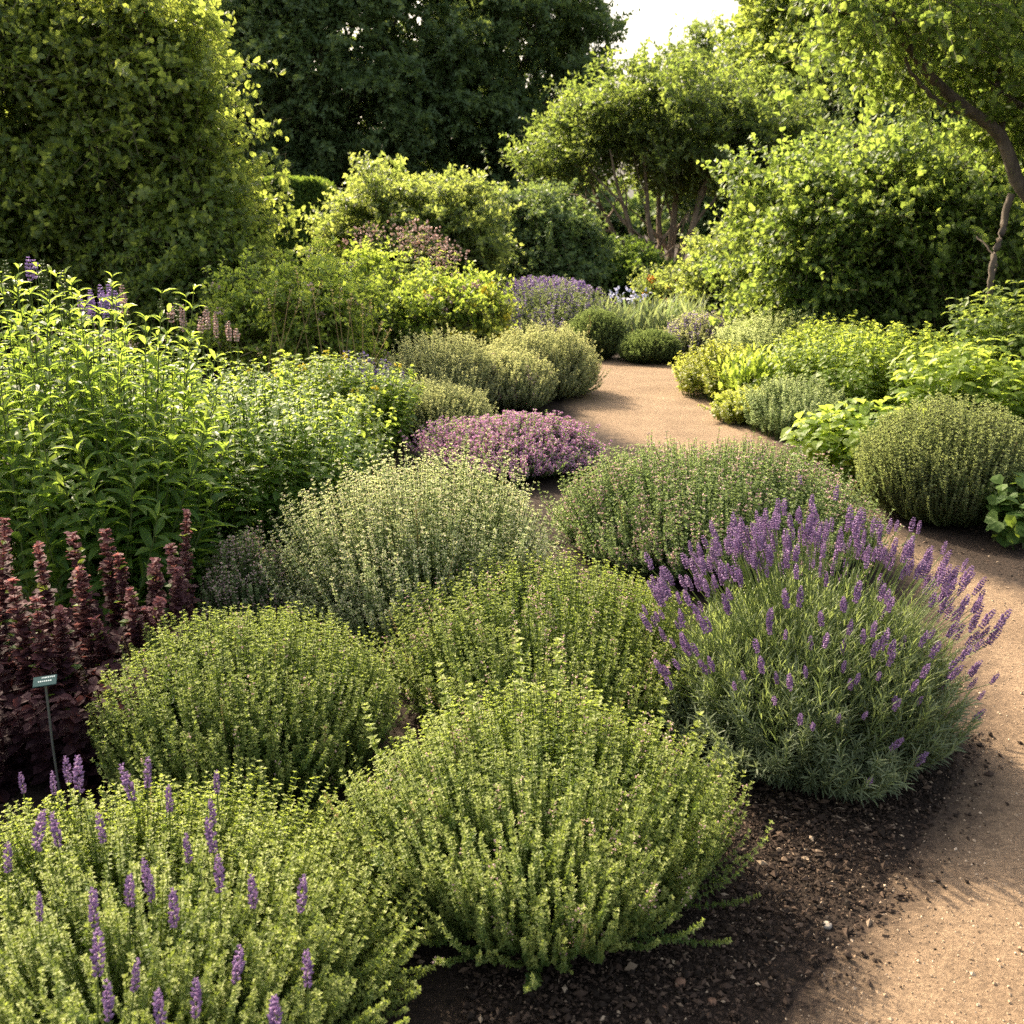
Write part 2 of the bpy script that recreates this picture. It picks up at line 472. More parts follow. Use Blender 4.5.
def path_material():
    m = bpy.data.materials.new("path_gravel"); m.use_nodes = True
    N, L = m.node_tree.nodes, m.node_tree.links
    p = N["Principled BSDF"]; p.inputs["Roughness"].default_value = .95; p.inputs["Specular IOR Level"].default_value = .15
    tc = N.new("ShaderNodeTexCoord"); co = tc.outputs["Object"]
    fine = N.new("ShaderNodeTexNoise"); fine.inputs["Scale"].default_value = 85; fine.inputs["Detail"].default_value = 5; fine.inputs["Roughness"].default_value = .8
    L.new(co, fine.inputs["Vector"])
    big = N.new("ShaderNodeTexNoise"); big.inputs["Scale"].default_value = 2.2; big.inputs["Detail"].default_value = 6
    L.new(co, big.inputs["Vector"])
    r1 = N.new("ShaderNodeValToRGB")
    e = r1.color_ramp.elements
    e[0].position = .30; e[0].color = (.086, .062, .042, 1)
    e[1].position = .70; e[1].color = (.290, .212, .138, 1)
    L.new(fine.outputs[0], r1.inputs[0])
    r2 = N.new("ShaderNodeValToRGB")
    r2.color_ramp.elements[0].position = .3; r2.color_ramp.elements[0].color = (.74, .70, .66, 1)
    r2.color_ramp.elements[1].position = .7; r2.color_ramp.elements[1].color = (1.06, 1.02, .98, 1)
    L.new(big.outputs[0], r2.inputs[0])
    mu = N.new("ShaderNodeMix"); mu.data_type = 'RGBA'; mu.blend_type = 'MULTIPLY'; mu.inputs[0].default_value = 1
    L.new(r1.outputs[0], mu.inputs[6]); L.new(r2.outputs[0], mu.inputs[7])
    soil, sh = soil_nodes(N, L, co)
    ed = N.new("ShaderNodeAttribute"); ed.attribute_name = "edge"
    en = N.new("ShaderNodeTexNoise"); en.inputs["Scale"].default_value = 14; en.inputs["Detail"].default_value = 9; en.inputs["Roughness"].default_value = .75
    L.new(co, en.inputs["Vector"])
    ad = N.new("ShaderNodeMath"); ad.operation = 'MULTIPLY_ADD'
    L.new(en.outputs[0], ad.inputs[0]); ad.inputs[1].default_value = .42
    L.new(ed.outputs["Fac"], ad.inputs[2])
    rr = N.new("ShaderNodeMapRange"); rr.inputs[1].default_value = .26; rr.inputs[2].default_value = .50
    L.new(ad.outputs[0], rr.inputs[0])
    mx = N.new("ShaderNodeMix"); mx.data_type = 'RGBA'
    L.new(rr.outputs[0], mx.inputs[0]); L.new(soil, mx.inputs[6]); L.new(mu.outputs[2], mx.inputs[7])
    L.new(mx.outputs[2], p.inputs["Base Color"])
    b = N.new("ShaderNodeBump"); b.inputs["Strength"].default_value = .8; b.inputs["Distance"].default_value = .008
    L.new(fine.outputs[0], b.inputs["Height"]); L.new(b.outputs[0], p.inputs["Normal"])
    return m

M['soil'] = soil_material()
M['path'] = path_material()

def build_ground():
    mb = MB()
    s = 300.0
    mb.add(np.array([(-s, -s, 0), (s, -s, 0), (s, s, 0), (-s, s, 0)], float), [np.array([[0, 1, 2, 3]])], 0, [np.zeros(1)])
    tag(mb.build("ground", 'soil'), kind="structure")
    K = 24
    f = np.linspace(0, 1, K + 1); f = f + .0 * f
    g = PL[:, None] * (1 - f)[None, :, None] + PR[:, None] * f[None, :, None]
    zz = np.full(g.shape[:2] + (1,), .005); zz[:, 0] = zz[:, -1] = -.012
    V = np.concatenate([g, zz], 2).reshape(-1, 3)
    idx = np.arange(NP_ * (K + 1)).reshape(NP_, K + 1)
    q = np.stack([idx[:-1, :-1], idx[:-1, 1:], idx[1:, 1:], idx[1:, :-1]], -1).reshape(-1, 4)
    mb = MB(); mb.add(V, [q], 0, [np.zeros(len(q))])
    o = mb.build("path", 'path')
    tag(o, kind="structure")
    wid = np.linalg.norm(PL - PR, axis=1)[:, None]
    e = np.minimum(f, 1 - f)[None] * wid     # metres from the nearer edge
    a = o.data.attributes.new("edge", 'FLOAT', 'POINT')
    a.data.foreach_set("value", e.astype(np.float32).ravel())
build_ground()

def in_path(xy, margin=0.0):
    """signed: >0 inside, metres from the nearer edge, by nearest sample of either edge"""
    dl = np.linalg.norm(xy[:, None] - PL[None], axis=2); dr = np.linalg.norm(xy[:, None] - PR[None], axis=2)
    il = dl.argmin(1); ir = dr.argmin(1)
    tl = np.gradient(PL, axis=0)[il]; tr = np.gradient(PR, axis=0)[ir]
    vl = xy - PL[il]; vr = xy - PR[ir]
    rightof = (tl[:, 0] * vl[:, 1] - tl[:, 1] * vl[:, 0]) < 0
    leftof = (tr[:, 0] * vr[:, 1] - tr[:, 1] * vr[:, 0]) > 0
    ins = rightof & leftof
    d = np.minimum(dl.min(1), dr.min(1))
    return np.where(ins, d, -d)

# ------------------------------------------------------------------ mulch and grit
def chipmat(name, stops):
    m = bpy.data.materials.new(name); m.use_nodes = True
    N, L = m.node_tree.nodes, m.node_tree.links
    p = N["Principled BSDF"]; p.inputs["Roughness"].default_value = .9; p.inputs["Specular IOR Level"].default_value = .2
    a = N.new("ShaderNodeAttribute"); a.attribute_name = "tint"
    r = N.new("ShaderNodeValToRGB")
    e = r.color_ramp.elements
    e[0].position = 0; e[0].color = (*stops[0], 1); e[1].position = 1; e[1].color = (*stops[-1], 1)
    for i, c in enumerate(stops[1:-1]):
        x = e.new((i + 1) / (len(stops) - 1)); x.color = (*c, 1)
    L.new(a.outputs["Fac"], r.inputs[0]); L.new(r.outputs[0], p.inputs["Base Color"])
    return m
M['mulch'] = chipmat('mulch_chip', [(.010, .007, .005), (.024, .016, .011), (.046, .030, .021), (.095, .064, .043), (.42, .33, .23)])
M['grit'] = chipmat('grit', [(.13, .086, .054), (.25, .18, .115), (.36, .265, .175), (.50, .40, .29)])
M['stone'] = barkmat('stone', (.16, .14, .11), (.32, .28, .23), 30)
M['stone_brown'] = barkmat('brown_stone', (.085, .045, .026), (.190, .105, .062), 30)

def scatter():
    rng = np.random.default_rng(5)
    n = 70000
    xy = np.concatenate([np.stack([rng.uniform(-1.6, 2.6, 20000), 1.25 + (rng.random(20000) ** 1.6) * 4.6], 1), np.stack([rng.uniform(-.1, 1.5, 50000), rng.uniform(1.4, 3.0, 50000)], 1)])
    e = in_path(xy)
    k = e < rng.normal(.03, .075, n)
    xy = xy[k]; n = len(xy)
    L = rng.lognormal(np.log(.0085), .55, n); L = np.clip(L, .003, .034)
    a = rng.uniform(0, 2 * pi, n)
    d = np.stack([np.cos(a), np.sin(a), rng.normal(0, .25, n)], 1)
    mb = MB()
    base = np.concatenate([xy, (.0065 + rng.random(n) * .007)[:, None]], 1)
    mb.leaves(T_OCTA, base, d, np.array([0, 0, 1.]) + rng.normal(0, .3, (n, 3)), L, L * rng.uniform(.25, .7, n), rng.beta(1.6, 2.6, n), 0, thick=1)
    tag(mb.build("mulch", 'mulch'), kind="stuff")
    n = 60000
    xy = np.stack([rng.uniform(.2, 3.4, n), 1.3 + (rng.random(n) ** 1.5) * 5.5], 1)
    k = in_path(xy) > rng.normal(.10, .12, n)
    xy = xy[k]; n = len(xy)
    L = np.clip(rng.lognormal(np.log(.0042), .5, n), .002, .014)
    a = rng.uniform(0, 2 * pi, n)
    d = np.stack([np.cos(a), np.sin(a), rng.normal(0, .3, n)], 1)
    mb = MB()
    base = np.concatenate([xy, np.full((n, 1), .0055)], 1)
    mb.leaves(T_OCTA, base, d, np.array([0, 0, 1.]) + rng.normal(0, .2, (n, 3)), L, L * rng.uniform(.6, .95, n), rng.beta(2, 2, n), 0, thick=1)
    tag(mb.build("gravel", 'grit'), kind="stuff")
scatter()

def stone(px, py, size, mat, label, seed):
    rng = np.random.default_rng(seed)
    import bmesh
    bm = bmesh.new()
    bmesh.ops.create_icosphere(bm, subdivisions=3, radius=.5)
    k = rng.uniform(-1, 1, (4, 3)) * 3
    for v in bm.verts:
        c = np.array(v.co)
        f = 1 + .12 * sum(np.sin(c @ kk * 2 + i) for i, kk in enumerate(k)) / 2
        v.co = mathutils.Vector(c * f * np.array([1, .75, .5]) * size)
    me = bpy.data.meshes.new("stone"); bm.to_mesh(me); bm.free()
    for p in me.polygons: p.use_smooth = True
    me.materials.append(M[mat])
    o = bpy.data.objects.new("stone", me); COL.objects.link(o)
    Y = CAMZ / tan(ang(py))
    p = at(px, py, Y)
    o.location = (p[0], p[1], size * .16)
    o.rotation_euler = (0, 0, rng.uniform(0, 3))
    tag(o, label, "stone")
stone(827, 927, .026, 'stone', "pale grey pebble alone on the dark mulch", 1)
stone(680, 985, .030, 'stone_brown', "round brown stone on the mulch against the frontmost thyme bush", 2)
stone(712, 1003, .024, 'stone_brown', "flat brown stone lying in mulch near the lower edge of the picture", 4)
stone(662, 1012, .026, 'stone_brown', "dark brown stone tucked under the fringe of the frontmost thyme", 5)

# ------------------------------------------------------------------ thyme and other domes
def dome_bush(name, label, cat_, box, seed, mat, n, L, W, nodes, per, angle=62, u0=.35, zc=.38, thmax=112, up=.75, amp=.07, tpl=T_FOLD,
              side=.5, sidelen=.07, sidenodes=7, flower=None, stemmat='twig', stray=.05, base=.28, smin=.82, ry=1.0, taper=(1, .62), tipc=.6,
              stem_r=.0022, k=.85, group=None, hadj=0.0, extra=None, tb=0.0, dist=None, arch=45, sq=1.0):
    rng = np.random.default_rng(seed)
    X, Y, r, h = fit(*box, k)
    if dist is not None:
        Y, h = dist
        c0 = at(box[0], 400, Y); c1 = at(box[1], 400, Y)
        X = (c0[0] + c1[0]) / 2; r = (c1[0] - c0[0]) / 2
    h += hadj
    o = empty(name, (X, Y, 0), label, cat_, group)
    # sprig tips reach a little past the dome, so shrink
    c = dome_curves(rng, n, r * .95, h * .95, zc, thmax, base, up, amp, smin, 1.04, ry, stray, sq=sq)
    mb = MB()
    whorls(rng, mb, c, u0, 1.0, nodes, per, L, W, angle, tpl, 0, taper, 0, tipc, tb)
    stem_tubes(mb, c, stem_r, stem_r * .4, 1, 7, rng=rng)
    if side > 0:
        s = sub_curves(rng, sel(c, rng.random(n) < side), .45, .85, sidelen)
        whorls(rng, mb, s, .15, 1.0, sidenodes, per, L * .85, W * .85, angle, tpl, 0, taper, 0, tipc, tb)
        stem_tubes(mb, s, stem_r * .5, stem_r * .3, 1, 3, rng=rng)
    na = int(arch)
    if na:
        ph = rng.uniform(0, 2 * pi, na); q = rng.uniform(.90, 1.10, na) * r
        A2 = np.stack([q * np.cos(ph), q * np.sin(ph) * ry, rng.uniform(.22, .68, na) * h], 1)
        A0 = A2 * np.array([.2, .2, 0]); ln = np.linalg.norm(A2 - A0, axis=1, keepdims=True)
        A1 = A2 - nrm(np.stack([np.cos(ph) * .5, np.sin(ph) * .5, np.full(na, .8)], 1)) * ln * .45
        A1[:, 2] = np.maximum(A1[:, 2], .015)
        ca = (A0, A1, A2)
        whorls(rng, mb, ca, .45, 1.0, nodes, per, L, W, angle, tpl, 0, taper, 0, tipc, tb)
        stem_tubes(mb, ca, stem_r * .8, stem_r * .4, 1, 8, rng=rng)
        nd = max(2, na // 4)
        cd = sel(c, rng.choice(n, nd, replace=False))
        cd = (cd[0], cd[1], cd[2] * rng.uniform(1.0, 1.07, (nd, 1)))
        whorls(rng, mb, cd, .55, 1.0, nodes // 2, 3, L * .8, W * .7, angle, tpl, 2, taper, .1, .2, 0, drop=.4)
        stem_tubes(mb, cd, stem_r * .7, stem_r * .4, 2, 8, rng=rng)
    mb.build("foliage", [mat, stemmat, 'straw'], o)
    if flower:
        fb = MB()
        fm, frac, fu0, fn, fper, fs = flower
        florets(rng, fb, c, fu0, 1.0, fn, fper, fs, 0, T_OCTA, rng.random(n) < frac)
        fb.build("blossom", fm, o)
    return o, c, rng, (X, Y, r, h)

# frontmost thyme, with a few taller shoots
o, c, rng, g = dome_bush("thyme_bush", "frontmost round thyme bush with lime shoot tips, spilling onto bare dark mulch", "bush",
          (338, 742, 690, 1000), 11, 'thyme', 1950, .0125, .0080, 26, 4, 62, .30, zc=.50, thmax=122, stemmat='stem', tb=.05, flower=('fl_pink', .06, .86, 4, 3, .006), stray=.08, amp=.10, up=.70, arch=40, sq=.84)
tall = [(518, 632), (558, 640), (440, 665), (470, 685), (600, 690), (665, 700), (700, 715), (365, 705), (725, 760), (590, 672)]
P0 = []; P2 = []
for px, py in tall:
    p = at(px, py, g[1] + .12) - np.array([g[0], g[1], 0])
    P2.append(p); P0.append(np.array([p[0] * .85, p[1], max(p[2] - .22, .1)]))
P0, P2 = np.array(P0), np.array(P2)
tc_ = (P0, (P0 + P2) / 2 + rng.normal(0, .006, P0.shape), P2)
mb = MB()
whorls(rng, mb, tc_, .30, 1, 11, 6, .015, .011, 70, T_FOLD, 0, (1.25, .8), 0, .5, .45, jit=.2)
stem_tubes(mb, tc_, .0014, .0008, 1, 6)
mb.build("foliage", ['thyme', 'stem'], o)

dome_bush("thyme_bush", "round thyme bush with dark lower sprigs, next to the burgundy plants and plant label", "bush",
          (82, 400, 594, 842), 12, 'thyme', 2000, .0125, .0074, 26, 4, 60, .30, zc=.48, thmax=122, up=.80, stemmat='stem', flower=('fl_pink', .05, .88, 3, 3, .006), stray=.04)
dome_bush("thyme_bush", "round thyme bush between the pale oregano and the frontmost thyme, touching the lavender", "bush",
          (384, 712, 546, 766), 13, 'thyme', 1950, .0130, .0078, 24, 4, 60, .32, zc=.46, thmax=120, up=.80, stemmat='stem', flower=('fl_pink', .10, .86, 4, 3, .007), stray=.04)
dome_bush("thyme_bush", "wide thyme mound with pale pinkish flower tips behind the lavender, by the path", "bush",
          (545, 880, 430, 600), 14, 'thyme_grey', 3000, .0165, .0080, 22, 4, 50, .36, up=.82, stemmat='stem', flower=('fl_pink', .28, .84, 4, 3, .010), stray=.06, stem_r=.003)
dome_bush("oregano_bush", "pale oregano bush dotted with tiny white flowers, behind two round thymes", "bush",
          (278, 568, 434, 670), 15, 'oregano', 1700, .0145, .0085, 20, 4, 60, .36, up=.70, amp=.10, stray=.12,
          tb=.12, flower=('fl_white', .75, .72, 7, 3, .0072), stem_r=.0028, stemmat='stem')
dome_bush("thyme_bush", "low cushion thyme covered in mauve purple flowers, ahead of the grey-green domes", "bush",
          (418, 606, 408, 486), 16, 'thyme_grey', 1700, .020, .0095, 14, 4, 50, .4, up=.70, amp=.10, stray=.10, thmax=100, stemmat='stem',
          flower=('fl_mauve', .9, .66, 7, 4, .0135), stem_r=.003)
# grey-green domes
dome_bush("santolina_bush", "low grey-green dome tucked between lime herbs and mauve thyme", "bush",
          (364, 492, 374, 444), 21, 'santolina', 1100, .028, .0085, 18, 4, 32, .34, up=.66, stray=.08, stem_r=.003)
dome_bush("santolina_bush", "grey-green dome with upright tips, behind the low dome and furthest from the path", "bush",
          (384, 500, 324, 420), 22, 'santolina', 1150, .032, .0095, 18, 4, 30, .34, up=.72, stray=.10, amp=.09, side=.3, tb=.1, stem_r=.003)
dome_bush("santolina_bush", "small grey-green dome in front of the largest grey-green dome", "bush",
          (470, 557, 346, 414), 23, 'santolina', 850, .032, .0095, 18, 4, 30, .34, up=.72, stray=.10, amp=.09, side=.3, tb=.1, stem_r=.003, flower=('fl_dusty', .12, .8, 4, 3, .014))
dome_bush("santolina_bush", "largest grey-green dome, leaning over the sandy path and shading it", "bush",
          (476, 604, 319, 404), 24, 'santolina', 1500, .032, .0095, 18, 4, 30, .34, up=.66, stray=.10, amp=.09, side=.3, tb=.1, stem_r=.003)
dome_bush("rosemary_bush", "tight round rosemary ball on the far side of the path with dark soil beneath", "bush",
          (855, 1040, 386, 538), 25, 'rosemary', 2100, .0215, .0078, 22, 4, 34, .34, up=.78, side=.25, stray=.02, stem_r=.003, amp=.035, zc=.50, thmax=135, arch=10)
# far balls
dome_bush("lavender_cotton_bush", "clipped dark green ball at the bend of the path, taller than its neighbour", "bush",
          (565, 627, 305, 362), 26, 'green_ball', 1700, .034, .009, 14, 4, 30, .34, up=.55, stray=.02, stem_r=.003, amp=.03, zc=.45, thmax=125)
dome_bush("lavender_cotton_bush", "small low dark green ball beside the taller clipped ball at the path bend", "bush",
          (617, 683, 327, 366), 27, 'green_ball', 1500, .034, .009, 12, 4, 30, .34, up=.5, stray=.02, stem_r=.003, amp=.03, thmax=115)
dome_bush("lavender_bush", "grey lilac mound between the small green ball and the lime border", "bush",
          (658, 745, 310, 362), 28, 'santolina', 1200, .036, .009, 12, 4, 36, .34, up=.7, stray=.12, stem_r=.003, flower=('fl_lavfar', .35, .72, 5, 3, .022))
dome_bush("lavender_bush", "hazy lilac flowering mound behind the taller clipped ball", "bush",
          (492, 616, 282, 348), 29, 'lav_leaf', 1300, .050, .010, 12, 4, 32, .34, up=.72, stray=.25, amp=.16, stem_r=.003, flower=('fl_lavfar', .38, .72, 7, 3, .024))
dome_bush("thyme_bush", "little pinkish thyme tuft between burgundy spires and pale oregano", "bush",
          (198, 296, 526, 650), 30, 'thyme_grey', 520, .014, .008, 20, 4, 52, .36, up=.80, amp=.14, stray=.2, tb=.2, stemmat='stem', flower=('fl_pink', .6, .78, 5, 3, .0085))

# ------------------------------------------------------------------ nearest herb with violet flower spikes
def spike_thyme():
    o, c, rng, (X, Y, r, h) = dome_bush("savory_bush", "nearest lime leaved herb bush with violet flower spikes, cut off by the picture edge", "bush",
        (-190, 432, 795, 1215), 31, 'thyme', 2900, .0125, .0095, 26, 4, 64, .30, up=.70, amp=.09, stray=.10, k=.80, tb=.12, stemmat='stem', smin=.72, sq=.88)
    var = [spike_mb(np.random.default_rng(s), .080, .019, 9, 8) for s in range(5)]
    pts = [(25, 770), (70, 760), (55, 772), (80, 770), (148, 765), (135, 778), (170, 790), (218, 770), (215, 800), (105, 820), (35, 830), (150, 870), (95, 905), (40, 900), (130, 885),
           (152, 880), (175, 905), (220, 870), (98, 955), (195, 995), (133, 970), (308, 965), (110, 1000), (255, 885), (300, 890), (8, 850), (60, 825), (215, 830), (162, 1010), (190, 840), (277, 1016), (235, 960)]
    sp = []; dr = []; sc = []
    for px, py in pts:
        # height of the crown where this pixel meets the dome
        best = None
        for yy in np.linspace(.9, 2.3, 140):
            p = at(px, py + 30, yy)
            q = p - np.array([X, Y, 0])
            rr = math.hypot(q[0], q[1]) / (r * .97)
            zz = h * .40 + h * .58 * math.sqrt(max(0, 1 - rr * rr)) if rr < 1 else -1
            if rr < 1 and p[2] < zz:
                best = q; break
        if best is None: continue
        q = best
        d = nrm(np.array([q[0] * .18, q[1] * .1, .9]) + rng.normal(0, .07, 3))
        sp.append(q + d * .015); dr.append(d); sc.append(rng.uniform(.6, 1.05))
    sp, dr = np.array(sp), np.array(dr)
    st = (sp - dr * .16, sp - dr * .08, sp + dr * .02)
    mb = MB(); stem_tubes(mb, st, .0018, .0014, 0, 4)
    mb.build("foliage", 'stem', o)
    place_spikes(rng, var, "flower_spike", 'fl_lav', o, sp, dr, np.array(sc))
spike_thyme()

# ------------------------------------------------------------------ lavender
def lavender():
    rng = np.random.default_rng(41)
    X, Y = 0.86, 2.92
    o = empty("lavender_bush", (X, Y, 0), "large lavender bush in full purple flower leaning over the sandy path", "bush")
    mb = MB()
    c = dome_curves(rng, 1100, .42, .40, .36, 112, .30, .62, .08, .72, 1.05)
    whorls(rng, mb, c, .30, 1.0, 13, 4, .042, .0046, 34, T_STRAP, 0, (1.0, .8), .03, .3)
    stem_tubes(mb, c, .0022, .001, 1, 6, rng=rng)
    # upper leafy stalk bases
    n = 360
    ph = rng.uniform(-.55, pi + .55, n)
    q = np.sqrt(rng.uniform(.02, 1.0, n))
    fr = rng.random(n) < .30
    ph = np.where(fr, rng.uniform(pi, 2 * pi, n), ph)
    x = q * np.cos(ph) * .48; y = q * np.sin(ph) * np.where(fr, .40, .42)
    z = .655 - .27 * q ** 2.0 - np.where(fr, .10 * q, 0) + rng.normal(0, .035, n)
    P2 = np.stack([x, y, z], 1)
    extra = []
    for px, py, yy in [(972, 722, 2.85), (968, 690, 2.9), (955, 640, 3.0), (978, 700, 2.9), (945, 620, 3.1), (930, 590, 3.15), (915, 765, 2.6), (868, 785, 2.5), (890, 750, 2.55),
                       (893, 705, 2.6), (917, 705, 2.65), (790, 690, 2.55), (800, 725, 2.5), (812, 730, 2.5), (842, 655, 2.7), (900, 650, 2.8), (745, 680, 2.6), (735, 690, 2.6), (880, 620, 2.9),
                       (925, 660, 2.85), (940, 690, 2.8), (700, 620, 2.8), (665, 580, 2.95), (652, 570, 3.0), (690, 655, 2.75), (785, 640, 2.7), (810, 650, 2.7), (732, 600, 2.8), (850, 690, 2.6)]:
        extra.append(at(px, py, yy) - np.array([X, Y, 0]))
    P2 = np.concatenate([np.array(extra), P2])
    n = len(P2)
    P0 = P2 * np.array([.22, .22, 0]) + rng.normal(0, .03, P2.shape) * np.array([1, 1, 0])
    mid = P0 + (P2 - P0) * .5
    P1 = mid * np.array([.84, .84, 1.10])
    st = (P0, P1, P2)
    stem_tubes(mb, st, .0016, .0012, 1, 8, rng=rng)
    whorls(rng, mb, st, .25, .62, 8, 2, .050, .0045, 26, T_STRAP, 1, (1, .7), 0, .3)
    # leafy non flowering shoots that make the pale green skirt under the flowers
    c2 = dome_curves(rng, 900, .40, .50, .40, 80, .30, .72, .06, .80, 1.04)
    stem_tubes(mb, c2, .0016, .001, 1, 7, rng=rng)
    whorls(rng, mb, c2, .45, 1.0, 9, 2, .055, .0042, 22, T_STRAP, 1, (1, .75), 0, .3)
    mb.build("foliage", ['lav_leaf', 'lav_stalk'], o)
    var = [spike_mb(np.random.default_rng(50 + s), l, wd, wh, 9) for s, (l, wd, wh) in enumerate([(.056, .0165, 8), (.048, .0155, 7), (.064, .0165, 9), (.042, .015, 6), (.060, .018, 8)])]
    _, T = bez(P0, P1, P2, np.array([1.0]))
    d = nrm(T[:, 0] + np.array([0, 0, .95]) + rng.normal(0, .12, P2.shape))
    place_spikes(rng, var, "flower_spike", 'fl_lav', o, P2, d, rng.uniform(.62, 1.08, n))
lavender()

# ------------------------------------------------------------------ burgundy plants and label
def burgundy(label, pts, Y, seed, nb, cx, rx):
    rng = np.random.default_rng(seed)
    X = at(cx, 600, Y)[0]
    o = empty("burgundy_plant", (X, Y, 0), label, "plant", "burgundy plants by the plant label")
    # leafy base
    P0 = np.stack([rng.uniform(-rx, rx, nb), rng.uniform(-.28, .25, nb), np.zeros(nb)], 1)
    P2 = P0 + np.stack([rng.normal(0, .05, nb), rng.normal(-.03, .05, nb), rng.uniform(.10, .34, nb)], 1)
    c = (P0, (P0 + P2) / 2, P2)
    mb = MB()
    whorls(rng, mb, c, .05, 1, 12, 4, .050, .036, 72, T_ROUND, 0, (1.1, .6), .25, .2, 0, upn=.3)
    stem_tubes(mb, c, .003, .002, 0, 4)
    mb.build("foliage", ['burgundy_shade'], o)
    for i, (px, py, yy, base) in enumerate(pts):
        p = at(px, py, yy) - np.array([X, Y, 0])
        q = np.array([p[0] + rng.normal(0, .05), p[1] + rng.normal(0, .04), 0.12])
        c = (q[None], ((q + p) / 2)[None] + rng.normal(0, .02, (1, 3)), p[None])
        mb = MB()
        k_ = rng.uniform(.8, 1.15)
        whorls(rng, mb, c, .30, 1.0, int(rng.integers(30, 38)), 8, .025 * k_, .021 * k_, 66, T_ROUND, 0, (1.25, .60), .1, .55, .05, upn=.2, lvar=.5, drop=.1)
        whorls(rng, mb, c, .25, .9, 9, 2, .034, .022, 60, T_ROUND, 1, (1.2, .8), .1, .4, .1, upn=.2, lvar=.4, drop=.5)
        stem_tubes(mb, c, .003, .0015, 0, 6)
        s = mb.build("flower_spike", ['burgundy', 'mint'], o)
    return o
burgundy("dark burgundy leaved plant with tall spires standing behind the small plant label",
         [(5, 520, 3.05, 0), (38, 545, 2.9, 0), (36, 600, 2.75, 0), (72, 535, 3.1, 0), (77, 570, 3.0, 0), (12, 580, 2.8, 0), (-14, 560, 2.9, 0), (60, 610, 2.8, 0)], 2.9, 61, 150, 20, .42)
burgundy("burgundy leaved plant with shorter sunlit spires touching the thyme with dark lower sprigs",
         [(106, 530, 3.2, 0), (118, 555, 3.1, 0), (130, 590, 2.95, 0), (155, 560, 3.15, 0), (170, 545, 3.2, 0), (187, 512, 3.3, 0), (145, 610, 3.0, 0), (95, 620, 2.9, 0), (178, 570, 3.15, 0), (160, 600, 3.05, 0)], 3.1, 62, 110, 130, .28)

def plant_label():
    p = at(45, 681, 2.55)
    o = empty("plant_label", (p[0], p[1], 0), "small pale teal plant label on a thin stake among the burgundy plants", "plant label")
    mb = MB()
    H = p[2]
    mb.tubes(np.array([[(0.004, .004, 0), (0, 0, H * .5), (0, 0, H - .004)]], float), np.full((1, 3), .0032), 0, k=8)
    m = bpy.data.materials.new("stake_metal"); m.use_nodes = True
    b = m.node_tree.nodes["Principled BSDF"]; b.inputs["Base Color"].default_value = (.10, .105, .10, 1); b.inputs["Roughness"].default_value = .5; b.inputs["Metallic"].default_value = .4
    mb.build("stake", m, o, True)
    m2 = bpy.data.materials.new("label_plate"); m2.use_nodes = True
    b = m2.node_tree.nodes["Principled BSDF"]; b.inputs["Base Color"].default_value = (.016, .042, .045, 1); b.inputs["Roughness"].default_value = .85; b.inputs["Specular IOR Level"].default_value = .08
    import bmesh
    bm = bmesh.new(); bmesh.ops.create_cube(bm, size=1)
    bmesh.ops.scale(bm, vec=(.056, .034, .003), verts=bm.verts)
    bmesh.ops.bevel(bm, geom=bm.edges[:], offset=.0008, segments=1, affect='EDGES')
    me = bpy.data.meshes.new("plate"); bm.to_mesh(me); bm.free(); me.materials.append(m2)
    pl = bpy.data.objects.new("plate", me); COL.objects.link(pl); pl.parent = o
    pl.location = (0, 0, H); pl.rotation_euler = (radians(24), radians(-4), radians(14))
    m3 = bpy.data.materials.new("label_ink"); m3.use_nodes = True
    m3.node_tree.nodes["Principled BSDF"].inputs["Base Color"].default_value = (.05, .12, .16, 1)
    mb = MB(); rng = np.random.default_rng(3)
    for row, y in enumerate((.008, -.004)):
        x = -.016 if row else -.008
        while x < (.014 if row else .024):
            wd = rng.uniform(.002, .005)
            V = np.array([(x, y, .0019), (x + wd, y, .0019), (x + wd, y + .0045, .0019), (x, y + .0045, .0019)])
            mb.add(V, [np.array([[0, 1, 2, 3]])], 0, [np.zeros(1)])
            x += wd + .0015
    lt = mb.build("lettering", m3, pl)
plant_label()

